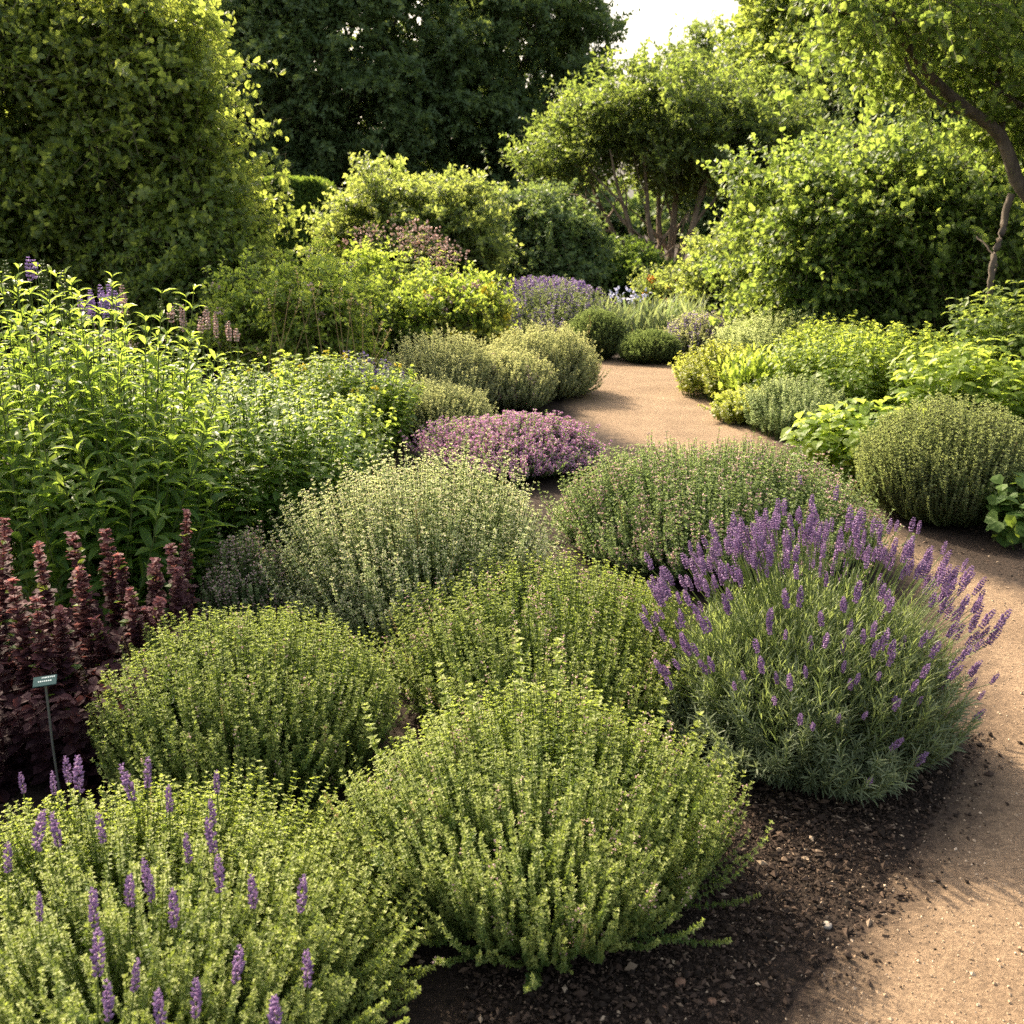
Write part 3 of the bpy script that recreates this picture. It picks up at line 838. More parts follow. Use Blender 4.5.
# ------------------------------------------------------------------ leafy upright herbs
def leafy(name, label, cat_, cx, Y, rx, ry, h, n, seed, mat, L, W, nodes, per=2, angle=66, u0=.15, tpl=T_BIG, lean=.12, droop=.12, hvar=.22, stemmat='stem',
          stem_r=.004, spikes=None, dome=.35, taper=(1.1, .45), tb=0.0, tipc=.45, flower=None, group=None, side=0, fringe=None, cpx=None):
    rng = np.random.default_rng(seed)
    X = at(cx, 400, Y)[0]
    o = empty(name, (X, Y, 0), label, cat_, group)
    a = rng.uniform(0, 2 * pi, n); q = np.sqrt(rng.random(n))
    x, y = q * np.cos(a), q * np.sin(a)
    P0 = np.stack([x * rx * .8, y * ry * .8, np.zeros(n)], 1)
    hh = h * (1 - dome * q ** 2) * rng.uniform(1 - hvar, 1.0, n)
    P2 = np.stack([x * rx + rng.normal(0, lean, n) * .5, y * ry + rng.normal(0, lean, n) * .5, hh], 1)
    P1 = (P0 + P2) / 2 + rng.normal(0, .03, P0.shape) + np.array([0, 0, .05])
    c = (P0, P1, P2)
    mb = MB()
    whorls(rng, mb, c, u0, 1, nodes, per, L, W, angle, tpl, 0, taper, droop, tipc, tb, upn=.55)
    stem_tubes(mb, c, stem_r, stem_r * .5, 1, 6, rng=rng)
    if side:
        s = sub_curves(rng, sel(c, rng.random(n) < side), .4, .85, h * .22)
        whorls(rng, mb, s, .2, 1, max(4, nodes // 3), per, L * .75, W * .75, angle, tpl, 0, taper, droop, tipc, tb, upn=.55)
        stem_tubes(mb, s, stem_r * .5, stem_r * .3, 1, 3, rng=rng)
    mb.build("foliage", [mat, stemmat], o)
    if flower:
        fb = MB(); fm, frac, fu0, fn, fper, fs = flower
        florets(rng, fb, c, fu0, 1.0, fn, fper, fs, 0, T_OCTA, rng.random(n) < frac, spread=fs * .5)
        fb.build("blossom", fm, o)
    if spikes:
        for (px, py, yy, ln, wd, fm) in spikes:
            p = at(px, py, yy) - np.array([X, Y, 0])
            b = np.array([p[0] + rng.normal(0, .03), p[1], max(.1, p[2] - .5)])
            cc = (b[None], ((b + p) / 2)[None], (p)[None])
            sb = spike_mb(rng, ln, wd, max(5, int(ln / .012)), 9)
            v = sb.v[0] + (p - np.array([0, 0, ln])) ; sb.v[0] = v.astype(np.float32)
            stem_tubes(sb, (b[None], ((b + p) / 2)[None], (p - np.array([0, 0, ln * .6]))[None]), .003, .002, 1, 4)
            sb.build("flower_spike", [fm, 'stem'], o)
    return o, c, rng

# tall mint with lance leaves: two clumps at the picture's side, then a bushy dark based clump, then lime leaves
zt = lambda py, Y: CAMZ - Y * tan(ang(py))
Lh = []
leafy("mint_plant", "tallest lance leaved mint clump with pale green seed spikes, at the picture's edge", "plant", 30, 4.1, .62, .55, zt(250, 4.1), 150, 71, 'mint', .110, .034, 15, 2, 52,
      hvar=.28, dome=.12, droop=.08, spikes=[(5, 262, 4.2, .20, .035, 'stem'), (42, 262, 4.3, .16, .03, 'stem'), (62, 272, 4.2, .18, .035, 'stem'), (28, 258, 4.4, .09, .026, 'fl_violet'), (34, 261, 4.4, .07, .03, 'fl_violet')])
leafy("mint_plant", "lance leaved mint clump arching over the burgundy spires with long drooping leaves", "plant", 112, 3.95, .34, .42, zt(345, 3.95), 85, 72, 'mint', .130, .042, 12, 2, 52,
      hvar=.34, dome=.25, droop=.12, lean=.25)
leafy("mint_plant", "mint clump topped by bunched violet flower heads before the big dark shrub", "plant", 105, 5.0, .55, .45, zt(322, 5.0), 110, 73, 'mint', .085, .032, 14, 2, 52,
      hvar=.3, dome=.15, spikes=[(80, 298, 5.0, .10, .030, 'fl_violet'), (90, 291, 5.05, .12, .030, 'fl_violet'), (100, 286, 5.0, .13, .030, 'fl_violet'), (109, 283, 5.0, .12, .030, 'fl_violet'), (86, 305, 5.0, .09, .030, 'fl_violet'), (115, 292, 5.0, .10, .030, 'fl_violet'), (104, 296, 4.95, .10, .030, 'fl_violet'),
                                  (122, 286, 5.1, .14, .030, 'fl_dusty'), (160, 300, 5.1, .10, .03, 'stem'), (170, 305, 5.0, .08, .030, 'fl_dusty'), (182, 306, 5.1, .12, .030, 'fl_dusty'), (206, 308, 5.1, .10, .03, 'fl_dusty'), (176, 300, 5.15, .10, .03, 'stem')])
leafy("balm_plant", "bushy green balm with shaded lower leaves, behind the pale oregano", "plant", 235, 4.55, .52, .50, zt(372, 4.6), 190, 74, 'mint', .070, .040, 15, 2, 66, hvar=.14, dome=.28, droop=.2, side=.5, tb=.05)
leafy("balm_plant", "light green balm clump between the dark based balm and the mint with violet heads", "plant", 205, 5.6, .60, .45, zt(345, 5.6), 150, 75, 'mint', .065, .036, 14, 2, 66, hvar=.18, dome=.25, droop=.15, side=.5, tb=.1,
      spikes=[(215, 315, 5.7, .12, .026, 'fl_dusty'), (228, 322, 5.7, .10, .03, 'fl_dusty'), (200, 318, 5.6, .08, .030, 'fl_dusty'), (236, 330, 5.6, .06, .030, 'fl_dusty')])
leafy("lovage_plant", "lime green leafy herb beside the low grey-green dome", "plant", 318, 5.5, .38, .45, zt(385, 5.5), 170, 76, 'lime', .052, .038, 12, 3, 66, hvar=.16, dome=.35, droop=.15, side=.6, tb=.1)
leafy("lovage_plant", "lime green herb mound with yellow flower specks, behind the other lime herb", "plant", 325, 7.0, .60, .5, zt(345, 7.0), 190, 77, 'lime', .058, .040, 12, 3, 66, hvar=.2, dome=.3, droop=.15, side=.6, tb=.05,
      flower=('fl_yellow', .10, .96, 2, 5, .02))
# mid bed
leafy("catmint_plant", "wispy tuft with lilac flower spikes against the grey-green domes", "plant", 362, 8.0, .32, .4, zt(352, 8.0), 220, 78, 'santolina', .040, .012, 14, 4, 40, tpl=T_FOLD, hvar=.35, dome=.3,
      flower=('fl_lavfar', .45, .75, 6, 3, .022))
def stalks():
    rng = np.random.default_rng(79)
    pts = [(300, 300, 8.2), (312, 285, 8.4), (322, 282, 8.5), (332, 290, 8.3), (340, 285, 8.4), (348, 300, 8.2), (352, 292, 8.5), (362, 305, 8.1), (370, 300, 8.3), (290, 290, 8.5), (276, 282, 8.6), (382, 322, 8.1), (268, 300, 8.4), (296, 268, 8.7), (390, 330, 8.0)]
    Y = 8.3; X = at(325, 400, Y)[0]
    o = empty("dry_grass_plant", (X, Y, 0), "thin tuft of straw coloured dry stalks before the yellow-green shrub", "plant")
    P2 = np.array([at(*p) - np.array([X, Y, 0]) for p in pts])
    P0 = np.stack([P2[:, 0] - rng.uniform(-.15, .45, len(P2)), P2[:, 1], np.zeros(len(P2))], 1)
    mb = MB()
    stem_tubes(mb, (P0, (P0 + P2) / 2 + rng.normal(0, .05, P0.shape), P2), .0042, .002, 0, 7, rng=rng)
    florets(rng, mb, (P0, (P0 + P2) / 2, P2), .90, 1, 5, 3, .018, 0, T_KITE)
    mb.build("foliage", 'straw', o)
stalks()

# ------------------------------------------------------------------ shrubs and trees
def blobs_of(rng, cx, cy, cz, rx, ry, rz, nsub, sub=(.32, .5), core=.72):
    B = [(cx, cy, cz, rx * core, ry * core, rz * core)]
    for _ in range(nsub):
        d = nrm(rng.normal(0, 1, 3)); 
        s = rng.uniform(*sub)
        B.append((cx + d[0] * rx * (1 - s * .75), cy + d[1] * ry * (1 - s * .75), cz + d[2] * rz * (1 - s * .75), rx * s, ry * s, rz * s))
    return np.array(B)

def crown(rng, mb, B, n, tl, leaves, L, W, tpl=T_FOLD, mat=0, twigmat=1, up=.25, noise=.5, droop=.25, shell=.35, zmin=.05, per=1, angle=52, tw_r=.004, tb=0.0, flat=.35, tipc=.35, clump=16, blen=2.1, bwid=.17):
    vol = (B[:, 3] * B[:, 4] * B[:, 5]) ** .70
    nb = max(6, int(n / clump))
    k = rng.choice(len(B), nb * 4, p=vol / vol.sum())
    d = nrm(rng.normal(0, 1, (len(k), 3)))
    rr = 1 - shell * rng.random(len(k)) ** 1.4
    P = B[k, :3] + d * rr[:, None] * B[k, 3:6]
    # drop branches that start deep inside another clump
    q = ((P[:, None] - B[None, :, :3]) / B[None, :, 3:6])
    deep = ((q ** 2).sum(2) < .42).any(1)
    ok = (~deep | (rng.random(len(k)) < .15)) & (P[:, 2] > zmin)
    P = P[ok][:nb]; d = d[ok][:nb]
    t = nrm(d * .8 + np.array([0, 0, up]) + rng.normal(0, noise * .7, P.shape))
    BL = tl * blen * rng.uniform(.6, 1.25, len(P))[:, None]
    m = clump
    s_ = rng.uniform(-.75, .35, (len(P), m, 1))
    lat = rng.normal(0, 1, (len(P), m, 3)) * np.array([1, 1, .55])
    C = P[:, None] + t[:, None] * s_ * BL[:, None] + lat * BL[:, None] * bwid * (.55 - .45 * s_)
    C[..., 2] -= droop * .25 * BL * np.maximum(s_[..., 0] + .3, 0) ** 2
    tt = nrm(t[:, None] * .8 + nrm(lat) * .6 + rng.normal(0, .3, C.shape) + np.array([0, 0, up * .3]))
    P = C.reshape(-1, 3); t = tt.reshape(-1, 3)
    gz = P[:, 2] > zmin
    P = P[gz]; t = t[gz]
    ln = (tl * rng.uniform(.55, 1.3, len(P)))[:, None]
    P0 = P - t * ln * .5
    P1 = P + np.array([0, 0, 1]) * ln * .08
    P2 = P + t * ln * .5 - np.array([0, 0, droop]) * ln * .5
    P2[:, 2] = np.maximum(P2[:, 2], .04)
    c = (P0, P1, P2)
    whorls(rng, mb, c, .1, 1.0, leaves, per, L, W, angle, tpl, mat, (1, .75), .12, tipc, tb, jit=.7, phase=2.4, upn=flat, lvar=.35)
    if tw_r > 0:
        stem_tubes(mb, c, tw_r, tw_r * .4, twigmat, 3)
    return c

def limb_paths(rng, base, targets, sag=.0, wob=.12, n=10, spread=False):
    out = []
    for t in targets:
        t = np.array(t, float); b = np.array(base, float)
        m = b * .55 + t * .45 + np.array([0, 0, (t[2] - b[2]) * .10])
        if spread: m = b + (t - b) * np.array([.62, .62, .30])
        u = np.linspace(0, 1, n)[:, None]
        p = (1 - u) ** 2 * b + 2 * u * (1 - u) * m + u ** 2 * t
        w_ = np.cumsum(rng.normal(0, wob / n, p.shape), 0) * (u * (1.2 - u) * 3)
        out.append(p + w_)
    return out

def wood(rng, mb, base, height, r, targets, mat=0, fork=.35, subs=3, subl=.35, k=8, spread=False):
    """trunk to a fork, limbs to targets, forked sub-limbs"""
    for p in limb_paths(rng, base, targets, wob=.25, n=14 if spread else 10, spread=spread):
        n = len(p)
        R = np.linspace(r, r * .16, n)[None] * rng.uniform(.8, 1.1)
        mb.tubes(p[None], R, mat, None, k)
        for _ in range(subs):
            i = rng.integers(3, n - 2)
            b = p[i]; dirv = nrm(p[i + 1] - p[i - 1]) + rng.normal(0, .55, 3); dirv[2] = abs(dirv[2]) * .8 + .15
            t = b + nrm(dirv) * subl * np.linalg.norm(p[-1] - p[0]) * rng.uniform(.6, 1.1)
            q = limb_paths(rng, b, [t], wob=.15, n=7)[0]
            mb.tubes(q[None], np.linspace(R[0, i] * .6, R[0, i] * .12, 7)[None], mat, None, 6)

def shrub(name, label, cat_, px, Y, rx, ry, z0, z1, seed, mat, n, tl, leaves, L, W, nsub=14, tpl=T_FOLD, group=None, stems=9, bark='bark_dark', stem_r=.02, flower=None, sub=(.32, .5), ragged=.13, **kw):
    rng = np.random.default_rng(seed)
    X = at(px, 300, Y)[0]
    o = empty(name, (X, Y, 0), label, cat_, group)
    cz = (z0 + z1) / 2; rz = (z1 - z0) / 2
    B = blobs_of(rng, 0, 0, cz, rx, ry, rz, nsub, sub)
    mb = MB()
    c = crown(rng, mb, B, n, tl, leaves, L, W, tpl, **kw)
    if ragged:
        kr = dict(kw); kr.update(shell=.22, noise=.85, up=.55, droop=.35, tb=kw.get('tb', 0) + .1, clump=4, blen=1.2)
        crown(rng, mb, B, int(n * ragged), tl * 1.7, int(leaves * 1.5), L, W, tpl, **kr)
    mb.build("foliage", [mat, 'twig'], o)
    wb = MB()
    for i in range(stems):
        a = rng.uniform(0, 2 * pi); q = rng.uniform(.2, .8)
        t = (rx * q * cos(a), ry * q * sin(a), cz + rz * rng.uniform(-.1, .75))
        wood(rng, wb, (rx * .12 * cos(a), ry * .12 * sin(a), -.05), 0, stem_r, [t], subs=2, k=6)
    wb.build("stem", bark, o, True)
    if flower:
        fb = MB(); fm, frac, cnt, fs = flower
        florets(rng, fb, c, .8, 1.0, 2, cnt, fs, 0, T_OCTA, rng.random(len(c[0])) < frac, spread=fs * .4)
        fb.build("blossom", fm, o)
    return o, B, rng

# big dark shrub at the side, its sunny flank and crown lit through
leftY = 12.0
def side_shrub():
    rng = np.random.default_rng(81)
    Y = leftY; X = at(40, 300, Y)[0]
    o = empty("broadleaf_shrub", (X, Y, 0), "huge dark broadleaf shrub with sunlit yellowish upper leaves, behind the mint", "shrub")
    B = []
    for px, py, r in [(-90, 130, 1.2), (-60, 30, 1.1), (30, 60, .9), (60, 170, 1.3), (115, 40, .75), (125, 110, .95), (150, 190, 1.0), (185, 75, .45), (180, 140, .6), (195, 205, .55),
                      (120, 250, 1.0), (30, 260, 1.2), (-80, 260, 1.4), (195, 250, .8), (80, 25, .65), (200, 125, .28), (208, 165, .30), (10, 20, .7), (170, 20, .35), (160, 50, .45), (225, 250, .30)]:
        p = at(px - 14, py, Y + rng.uniform(-.7, .5)) - np.array([X, Y, 0])
        B.append((p[0], p[1], max(p[2], r * .5), r, r * .95, r * .9))
    mb = MB()
    crown(rng, mb, np.array(B), 5600, .60, 14, .088, .056, T_ROUND, shell=.6, droop=.35, noise=.8, tb=.15)
    crown(rng, mb, np.array(B), 900, 1.1, 22, .088, .058, T_ROUND, shell=.2, droop=.4, noise=.95, up=.5, clump=4, blen=1.0, tb=.2)
    S = []
    for px, py, r in [(150, 20, .42), (185, 60, .42), (120, 10, .40), (195, 120, .36), (165, 95, .45), (205, 170, .34), (212, 215, .36), (195, 150, .45), (90, 30, .45), (228, 245, .32), (205, 235, .5),
                      (60, 30, .45), (130, 60, .5), (180, 200, .5), (215, 20, .14), (235, 130, .12), (20, 15, .5), (100, 90, .5)]:
        p = at(px - 14, py, Y + rng.uniform(-.9, -.2)) - np.array([X, Y, 0])
        S.append((p[0], p[1], p[2], r, r * .8, r * .8))
    crown(rng, mb, np.array(S), 1700, .75, 16, .086, .058, T_ROUND, shell=.9, droop=.25, noise=.8, tb=.25, clump=7, blen=1.3)  # sprays on the sunny side, yellower tint puts sunlight into the leaf colour
    mb.build("foliage", ['broad', 'twig'], o)
    wb = MB()
    for i in range(12):
        a = rng.uniform(0, 2 * pi)
        wood(rng, wb, (.3 * cos(a), .3 * sin(a), -.05), 0, .04, [(1.3 * cos(a), 1.0 * sin(a), rng.uniform(1.6, 3.2))], subs=2, k=6)
    wb.build("stem", 'bark_dark', o, True)
side_shrub()
shrub("broadleaf_shrub", "lower leafy shrub spreading from the huge dark shrub towards the clipped hedge", "shrub", 190, 11.2, .68, .7, .1, 1.60, 82, 'broad', 2200, .36, 10, .075, .050, 16, T_FOLD)
shrub("spirea_shrub", "mid-height lime green shrub with small pale flowers around straw coloured stalks", "shrub", 298, 9.4, .62, .7, .05, 1.18, 83, 'lime', 2000, .26, 10, .055, .034, 14, tb=.25, flower=('fl_dusty', .03, 6, .03))
shrub("spirea_shrub", "broad yellow-green shrub under the dusty pink plumes", "shrub", 400, 11.2, .98, .8, .05, zt(262, 11.2), 84, 'lime', 3400, .28, 10, .060, .036, 18, tb=.2, flower=('fl_dusty', .02, 6, .035))
shrub("golden_shrub", "golden leaved low shrub just behind the largest grey-green dome", "shrub", 462, 11.0, .45, .5, .05, zt(288, 11.0), 85, 'yellow', 1300, .22, 9, .055, .036, 10, flower=('fl_yellow', .10, 5, .035))
def plumes():
    rng = np.random.default_rng(86)
    Y = 11.9; X = at(420, 300, Y)[0]
    o = empty("joe_pye_plant", (X, Y, 0), "tall plant with dusty pink flower plumes before the round shrub", "plant")
    pts = [(398, 236), (408, 228), (418, 234), (428, 242), (436, 238), (440, 252), (445, 246), (456, 252), (432, 256), (420, 250), (412, 244), (404, 246), (424, 232), (366, 236), (376, 232), (352, 246), (448, 262), (438, 268), (426, 264), (456, 284)]
    P2 = np.array([at(a, b, Y + rng.uniform(-.2, .2)) - np.array([X, Y, 0]) for a, b in pts])
    P0 = P2 * np.array([.6, .6, 0]); P1 = (P0 + P2) / 2
    mb = MB()
    stem_tubes(mb, (P0, P1, P2), .008, .005, 1, 5)
    whorls(rng, mb, (P0, P1, P2), .5, .97, 9, 4, .10, .035, 66, T_FOLD, 0, (1, .6), .2, .3, upn=.4)
    mb.build("foliage", ['shrub', 'stem'], o)
    fb = MB()
    for p in P2:
        n = 26
        q = rng.normal(0, 1, (n, 3)) * np.array([.055, .055, .05])
        fb.leaves(T_OCTA, p + q, nrm(q + np.array([0, 0, .05])), rng.normal(0, 1, (n, 3)), rng.uniform(.025, .045, n), .025, rng.random(n), 0, thick=1)
    fb.build("blossom", 'fl_dusty', o)
plumes()
shrub("round_shrub", "tall rounded light green shrub before the dark trees", "shrub", 415, 16.2, 1.22, 1.2, .1, zt(172, 16.2), 87, 'shrub', 5200, .40, 12, .085, .055, 26, stem_r=.03)
shrub("dark_shrub", "dark green shrub between the rounded light shrub and the many-stemmed tree", "shrub", 540, 19.5, .95, .9, .1, zt(196, 19.5), 88, 'dark_tree', 3000, .40, 11, .10, .065, 16)
shrub("dark_shrub", "low green bush directly under the many-stemmed tree", "shrub", 612, 20.5, .85, .8, .05, zt(252, 20.5), 89, 'hedge', 2600, .40, 11, .10, .05, 14)
shrub("rose_shrub", "dark leafy rose bush with magenta blooms beside the many-stemmed tree", "shrub", 738, 15.0, .75, .8, .05, zt(240, 15), 90, 'shrub', 2600, .34, 10, .080, .052, 16, flower=('fl_magenta', .006, 14, .055))
shrub("rose_shrub", "low flower bush with orange blooms at the foot of the many-stemmed tree", "shrub", 672, 17.0, .55, .6, .05, zt(280, 17), 91, 'shrub', 1200, .30, 9, .08, .04, 10, flower=('fl_orange', .03, 12, .05))

# iris-like strap leaves with pale blue flowers
def iris():
    rng = np.random.default_rng(92)
    Y = 13.6; X = at(640, 330, Y)[0]
    o = empty("iris_plant", (X, Y, 0), "clump of strap leaves with pale blue flowers behind the two green balls", "plant")
    n = 420
    P0 = np.stack([rng.uniform(-.62, .75, n), rng.uniform(-.4, .4, n), np.zeros(n)], 1)
    P2 = P0 + np.stack([rng.normal(0, .12, n), rng.normal(0, .12, n), rng.uniform(.35, .62, n)], 1)
    d = P2 - P0
    mb = MB()
    mb.leaves(T_STRAP, P0, d, np.stack([rng.normal(0, 1, n), rng.normal(0, 1, n), np.full(n, .2)], 1), np.linalg.norm(d, axis=1), .028, rng.random(n), 0)
    mb.build("foliage", 'lav_leaf', o)
    fb = MB()
    for px, py in [(612, 294), (620, 298), (626, 291), (634, 294), (640, 300), (646, 293), (630, 300), (618, 290)]:
        p = at(px, py, Y) - np.array([X, Y, 0])
        m = 8
        q = rng.normal(0, 1, (m, 3)) * .03
        fb.leaves(T_FOLD, p + q * .3, q, rng.normal(0, 1, (m, 3)), .055, .038, rng.random(m), 0)
    fb.build("blossom", 'fl_blue', o)
iris()
leafy("sage_plant", "hazy violet blue flower patch beyond the lilac mound, before the dark shrub", "plant", 540, 17.0, .80, .6, zt(276, 17), 300, 93, 'lav_leaf', .08, .02, 10, 3, 40, tpl=T_FOLD, hvar=.3, dome=.2,
      flower=('fl_violet', .6, .8, 5, 4, .035), stem_r=.006)

# border on the far side of the path
leafy("golden_oregano_plant", "low golden leaved herb at the edge of the far path bend", "plant", 722, 9.4, .42, .55, zt(338, 9.4), 260, 101, 'yellow', .040, .030, 11, 4, 62, tpl=T_FOLD, hvar=.2, dome=.5, side=.5, tb=.2)
leafy("wormwood_plant", "feathery pale lime upright herb at the back of the path border", "plant", 780, 10.3, .62, .5, zt(303, 10.3), 420, 102, 'oregano', .050, .014, 18, 4, 38, tpl=T_FOLD, hvar=.2, dome=.35, tb=.3)
leafy("sorrel_plant", "tuft of long lime leaves above the golden herb", "plant", 752, 8.9, .26, .3, zt(345, 8.9), 90, 103, 'lime', .150, .036, 4, 2, 24, tpl=T_STRAP, hvar=.3, dome=.3, tb=.2)
leafy("curry_plant", "silvery green small leaved herb between the golden herb and the big bright leaves", "plant", 795, 7.7, .36, .42, zt(370, 7.7), 330, 104, 'oregano', .026, .014, 20, 4, 52, tpl=T_FOLD, hvar=.22, dome=.45)
leafy("golden_oregano_plant", "golden leaved herb spilling onto the path below the silvery herb", "plant", 752, 8.2, .30, .36, zt(385, 8.2), 200, 105, 'yellow', .036, .026, 10, 4, 62, tpl=T_FOLD, hvar=.25, dome=.45)
leafy("balm_plant", "bright leaved balm overhanging the path beside the rosemary ball", "plant", 868, 6.2, .42, .34, zt(398, 6.2), 85, 106, 'lime', .100, .070, 8, 2, 70, hvar=.25, dome=.35, droop=.15, taper=(.9, .8), tb=.05)
leafy("balm_plant", "dense lime balm bed in the middle of the border behind the rosemary ball", "plant", 880, 8.3, .85, .65, zt(320, 8.3), 260, 107, 'lime', .075, .050, 12, 2, 68, hvar=.2, dome=.25, droop=.15, side=.6, tb=.25)
leafy("comfrey_plant", "large leaved plant with pale broad leaves behind the rosemary ball", "plant", 990, 7.2, .60, .5, zt(330, 7.2), 110, 108, 'lime', .150, .085, 8, 2, 66, hvar=.3, dome=.25, droop=.2, taper=(1, .55), tb=.2)
leafy("comfrey_plant", "taller leafy plant with pale curling leaves under the leaning tree", "plant", 1010, 8.6, .62, .5, zt(275, 8.6), 110, 109, 'broad_bright', .130, .065, 11, 2, 66, hvar=.3, dome=.2, droop=.3, taper=(1, .55))
leafy("lime_foliage_plant", "upright lime herb between the feathery herb and the balm bed", "plant", 838, 9.6, .55, .5, zt(312, 9.6), 220, 110, 'lime', .060, .034, 13, 3, 60, tpl=T_FOLD, hvar=.25, dome=.25, side=.5, tb=.25)
leafy("geranium_plant", "dark green rounded leaves peeping out beside the rosemary ball", "plant", 1035, 5.0, .17, .2, .36, 40, 111, 'hedge', .07, .075, 5, 2, 74, tpl=T_ROUND, hvar=.5, dome=.3, droop=.2, taper=(1, .9))

shrub("hazel_shrub", "big sunlit yellow-green hazel shrub under the leaning tree", "shrub", 868, 11.5, 1.55, 1.4, .15, zt(132, 11.5), 112, 'broad_bright', 6400, .40, 11, .072, .052, 26, T_ROUND, stem_r=.025, shell=.55, ragged=.4, noise=.65)
shrub("hazel_shrub", "shaded lower shrub filling behind the balm bed beneath the leaning tree", "shrub", 965, 12.5, 1.3, 1.2, .15, zt(200, 12.5), 113, 'broad', 3800, .42, 11, .078, .056, 18, T_ROUND, stem_r=.025, ragged=.35)

# ------------------------------------------------------------------ trees
def tree(name, label, px, Y, seed, mat, bark, blobs, n, tl, leaves, L, W, trunk_r, targets, base=(0, 0, -.1), group=None, subs=4, tpl=T_FOLD, trunk_to=None, **kw):
    rng = np.random.default_rng(seed)
    X = at(px, 280, Y)[0]
    o = empty(name, (X, Y, 0), label, "tree", group)
    mb = MB()
    B = np.concatenate([blobs_of(rng, *b) for b in blobs])
    crown(rng, mb, B, n, tl, leaves, L, W, tpl, **kw)
    kr = dict(kw); kr.update(shell=.2, noise=.85, up=.4, droop=.35, clump=4, blen=1.2)
    crown(rng, mb, B, int(n * .12), tl * 1.6, int(leaves * 1.5), L, W, tpl, **kr)
    mb.build("crown", [mat, 'twig'], o)
    wb = MB()
    if trunk_to is not None:
        p = limb_paths(rng, base, [trunk_to], wob=.15)[0]
        wb.tubes(p[None], np.linspace(trunk_r * 1.15, trunk_r * .7, len(p))[None], 0, None, 10)
        wood(rng, wb, trunk_to, 0, trunk_r * .6, targets, subs=subs)
    else:
        wood(rng, wb, base, 0, trunk_r, targets, subs=subs, spread=True)
    wb.build("trunk", bark, o, True)
    return o

# many-stemmed round tree by the bend
Y = 23.0; T0 = at(662, 290, Y)
tg = [(-2.4, 0, 2.5), (-1.7, .6, 3.0), (-.6, -.6, 3.3), (.5, .6, 3.7), (1.0, -.4, 3.6), (1.9, .3, 3.2), (2.4, -.3, 2.5), (-1.2, -.8, 2.7), (0, .9, 3.4)]
tree("multistem_tree", "round many-stemmed tree with bare lower limbs at the bend of the path", 662, Y, 121, 'mid_tree', 'bark', [(.3, 0, 3.35, 2.0, 1.9, 1.2, 16), (-1.6, .2, 3.0, 1.3, 1.2, .85, 10), (1.9, 0, 2.9, 1.2, 1.0, .95, 9), (-2.4, -.2, 2.6, .6, .6, .5, 4)],
     3700, .60, 12, .115, .062, .10, tg, subs=8, group=None, shell=.6, noise=.65)

# leaning tree at the side, crown hanging into the top of the picture
Y = 8.8
X0 = at(1035, 280, Y)[0]
def rel(px, py, yy): return tuple(at(px, py, yy) - np.array([X0, Y, 0]))
def leaning():
    rng = np.random.default_rng(122)
    o = empty("leaning_tree", (X0, Y, 0), "tree with a bare slanting limb, its bright crown hanging over the hazel shrub", "tree")
    wb = MB()
    def limb(pts, r0, r1, k=10):
        p = spline(np.array(pts, float), 22)
        p = p + np.cumsum(rng.normal(0, .006, p.shape), 0)
        wb.tubes(p[None], np.linspace(r0, r1, 22)[None], 0, None, k)
        return p
    limb([(0, 0, -.05), rel(1045, 260, Y), rel(1040, 190, Y), rel(1035, 130, Y), rel(1045, 40, Y), rel(1050, -60, Y)], .075, .04)
    a = limb([rel(1042, 212, Y), rel(1015, 180, Y), rel(1000, 140, Y), rel(965, 112, Y - .1), rel(935, 85, Y - .2), rel(910, 50, Y - .3), rel(895, 15, Y - .35), rel(880, -30, Y - .4)], .058, .020)
    limb([rel(965, 113, Y - .1), rel(940, 100, Y - .2), rel(922, 82, Y - .35), rel(905, 60, Y - .5)], .024, .010, 7)
    limb([rel(1003, 150, Y), rel(1005, 115, Y + .1), rel(1000, 85, Y + .2), rel(1010, 30, Y + .3)], .030, .014, 7)
    limb([rel(990, 300, Y - .1), rel(988, 270, Y - .1), rel(1000, 235, Y), rel(1012, 200, Y)], .020, .030, 7)
    limb([rel(985, 300, Y), rel(992, 260, Y), rel(975, 230, Y + .2)], .012, .006, 6)
    limb([rel(1040, 120, Y), rel(990, 85, Y + .4), rel(960, 40, Y + .5), rel(940, -20, Y + .6)], .03, .012, 7)
    wb.build("trunk", 'bark_dark', o, True)
    mb = MB()
    B = [rel(880, -10, Y - .3) + (.75, .7, .40), rel(960, -20, Y) + (.85, .8, .55), rel(1040, 20, Y) + (.8, .8, .7), rel(905, 60, Y + .5) + (.55, .5, .35), rel(840, 15, Y - .2) + (.40, .45, .25), rel(815, 45, Y - .2) + (.16, .2, .22),
         rel(985, 60, Y + .7) + (.7, .5, .5), rel(1050, 130, Y + .5) + (.45, .5, .6), rel(1000, -120, Y) + (1.4, 1.3, .7), rel(1120, 60, Y) + (.9, .9, .9)]
    crown(rng, mb, np.array(B), 2000, .46, 10, .072, .052, T_ROUND, tb=.1, clump=9, blen=1.6, shell=.7, droop=.6, noise=.8)
    mb.build("crown", ['broad_bright', 'twig'], o)
leaning()

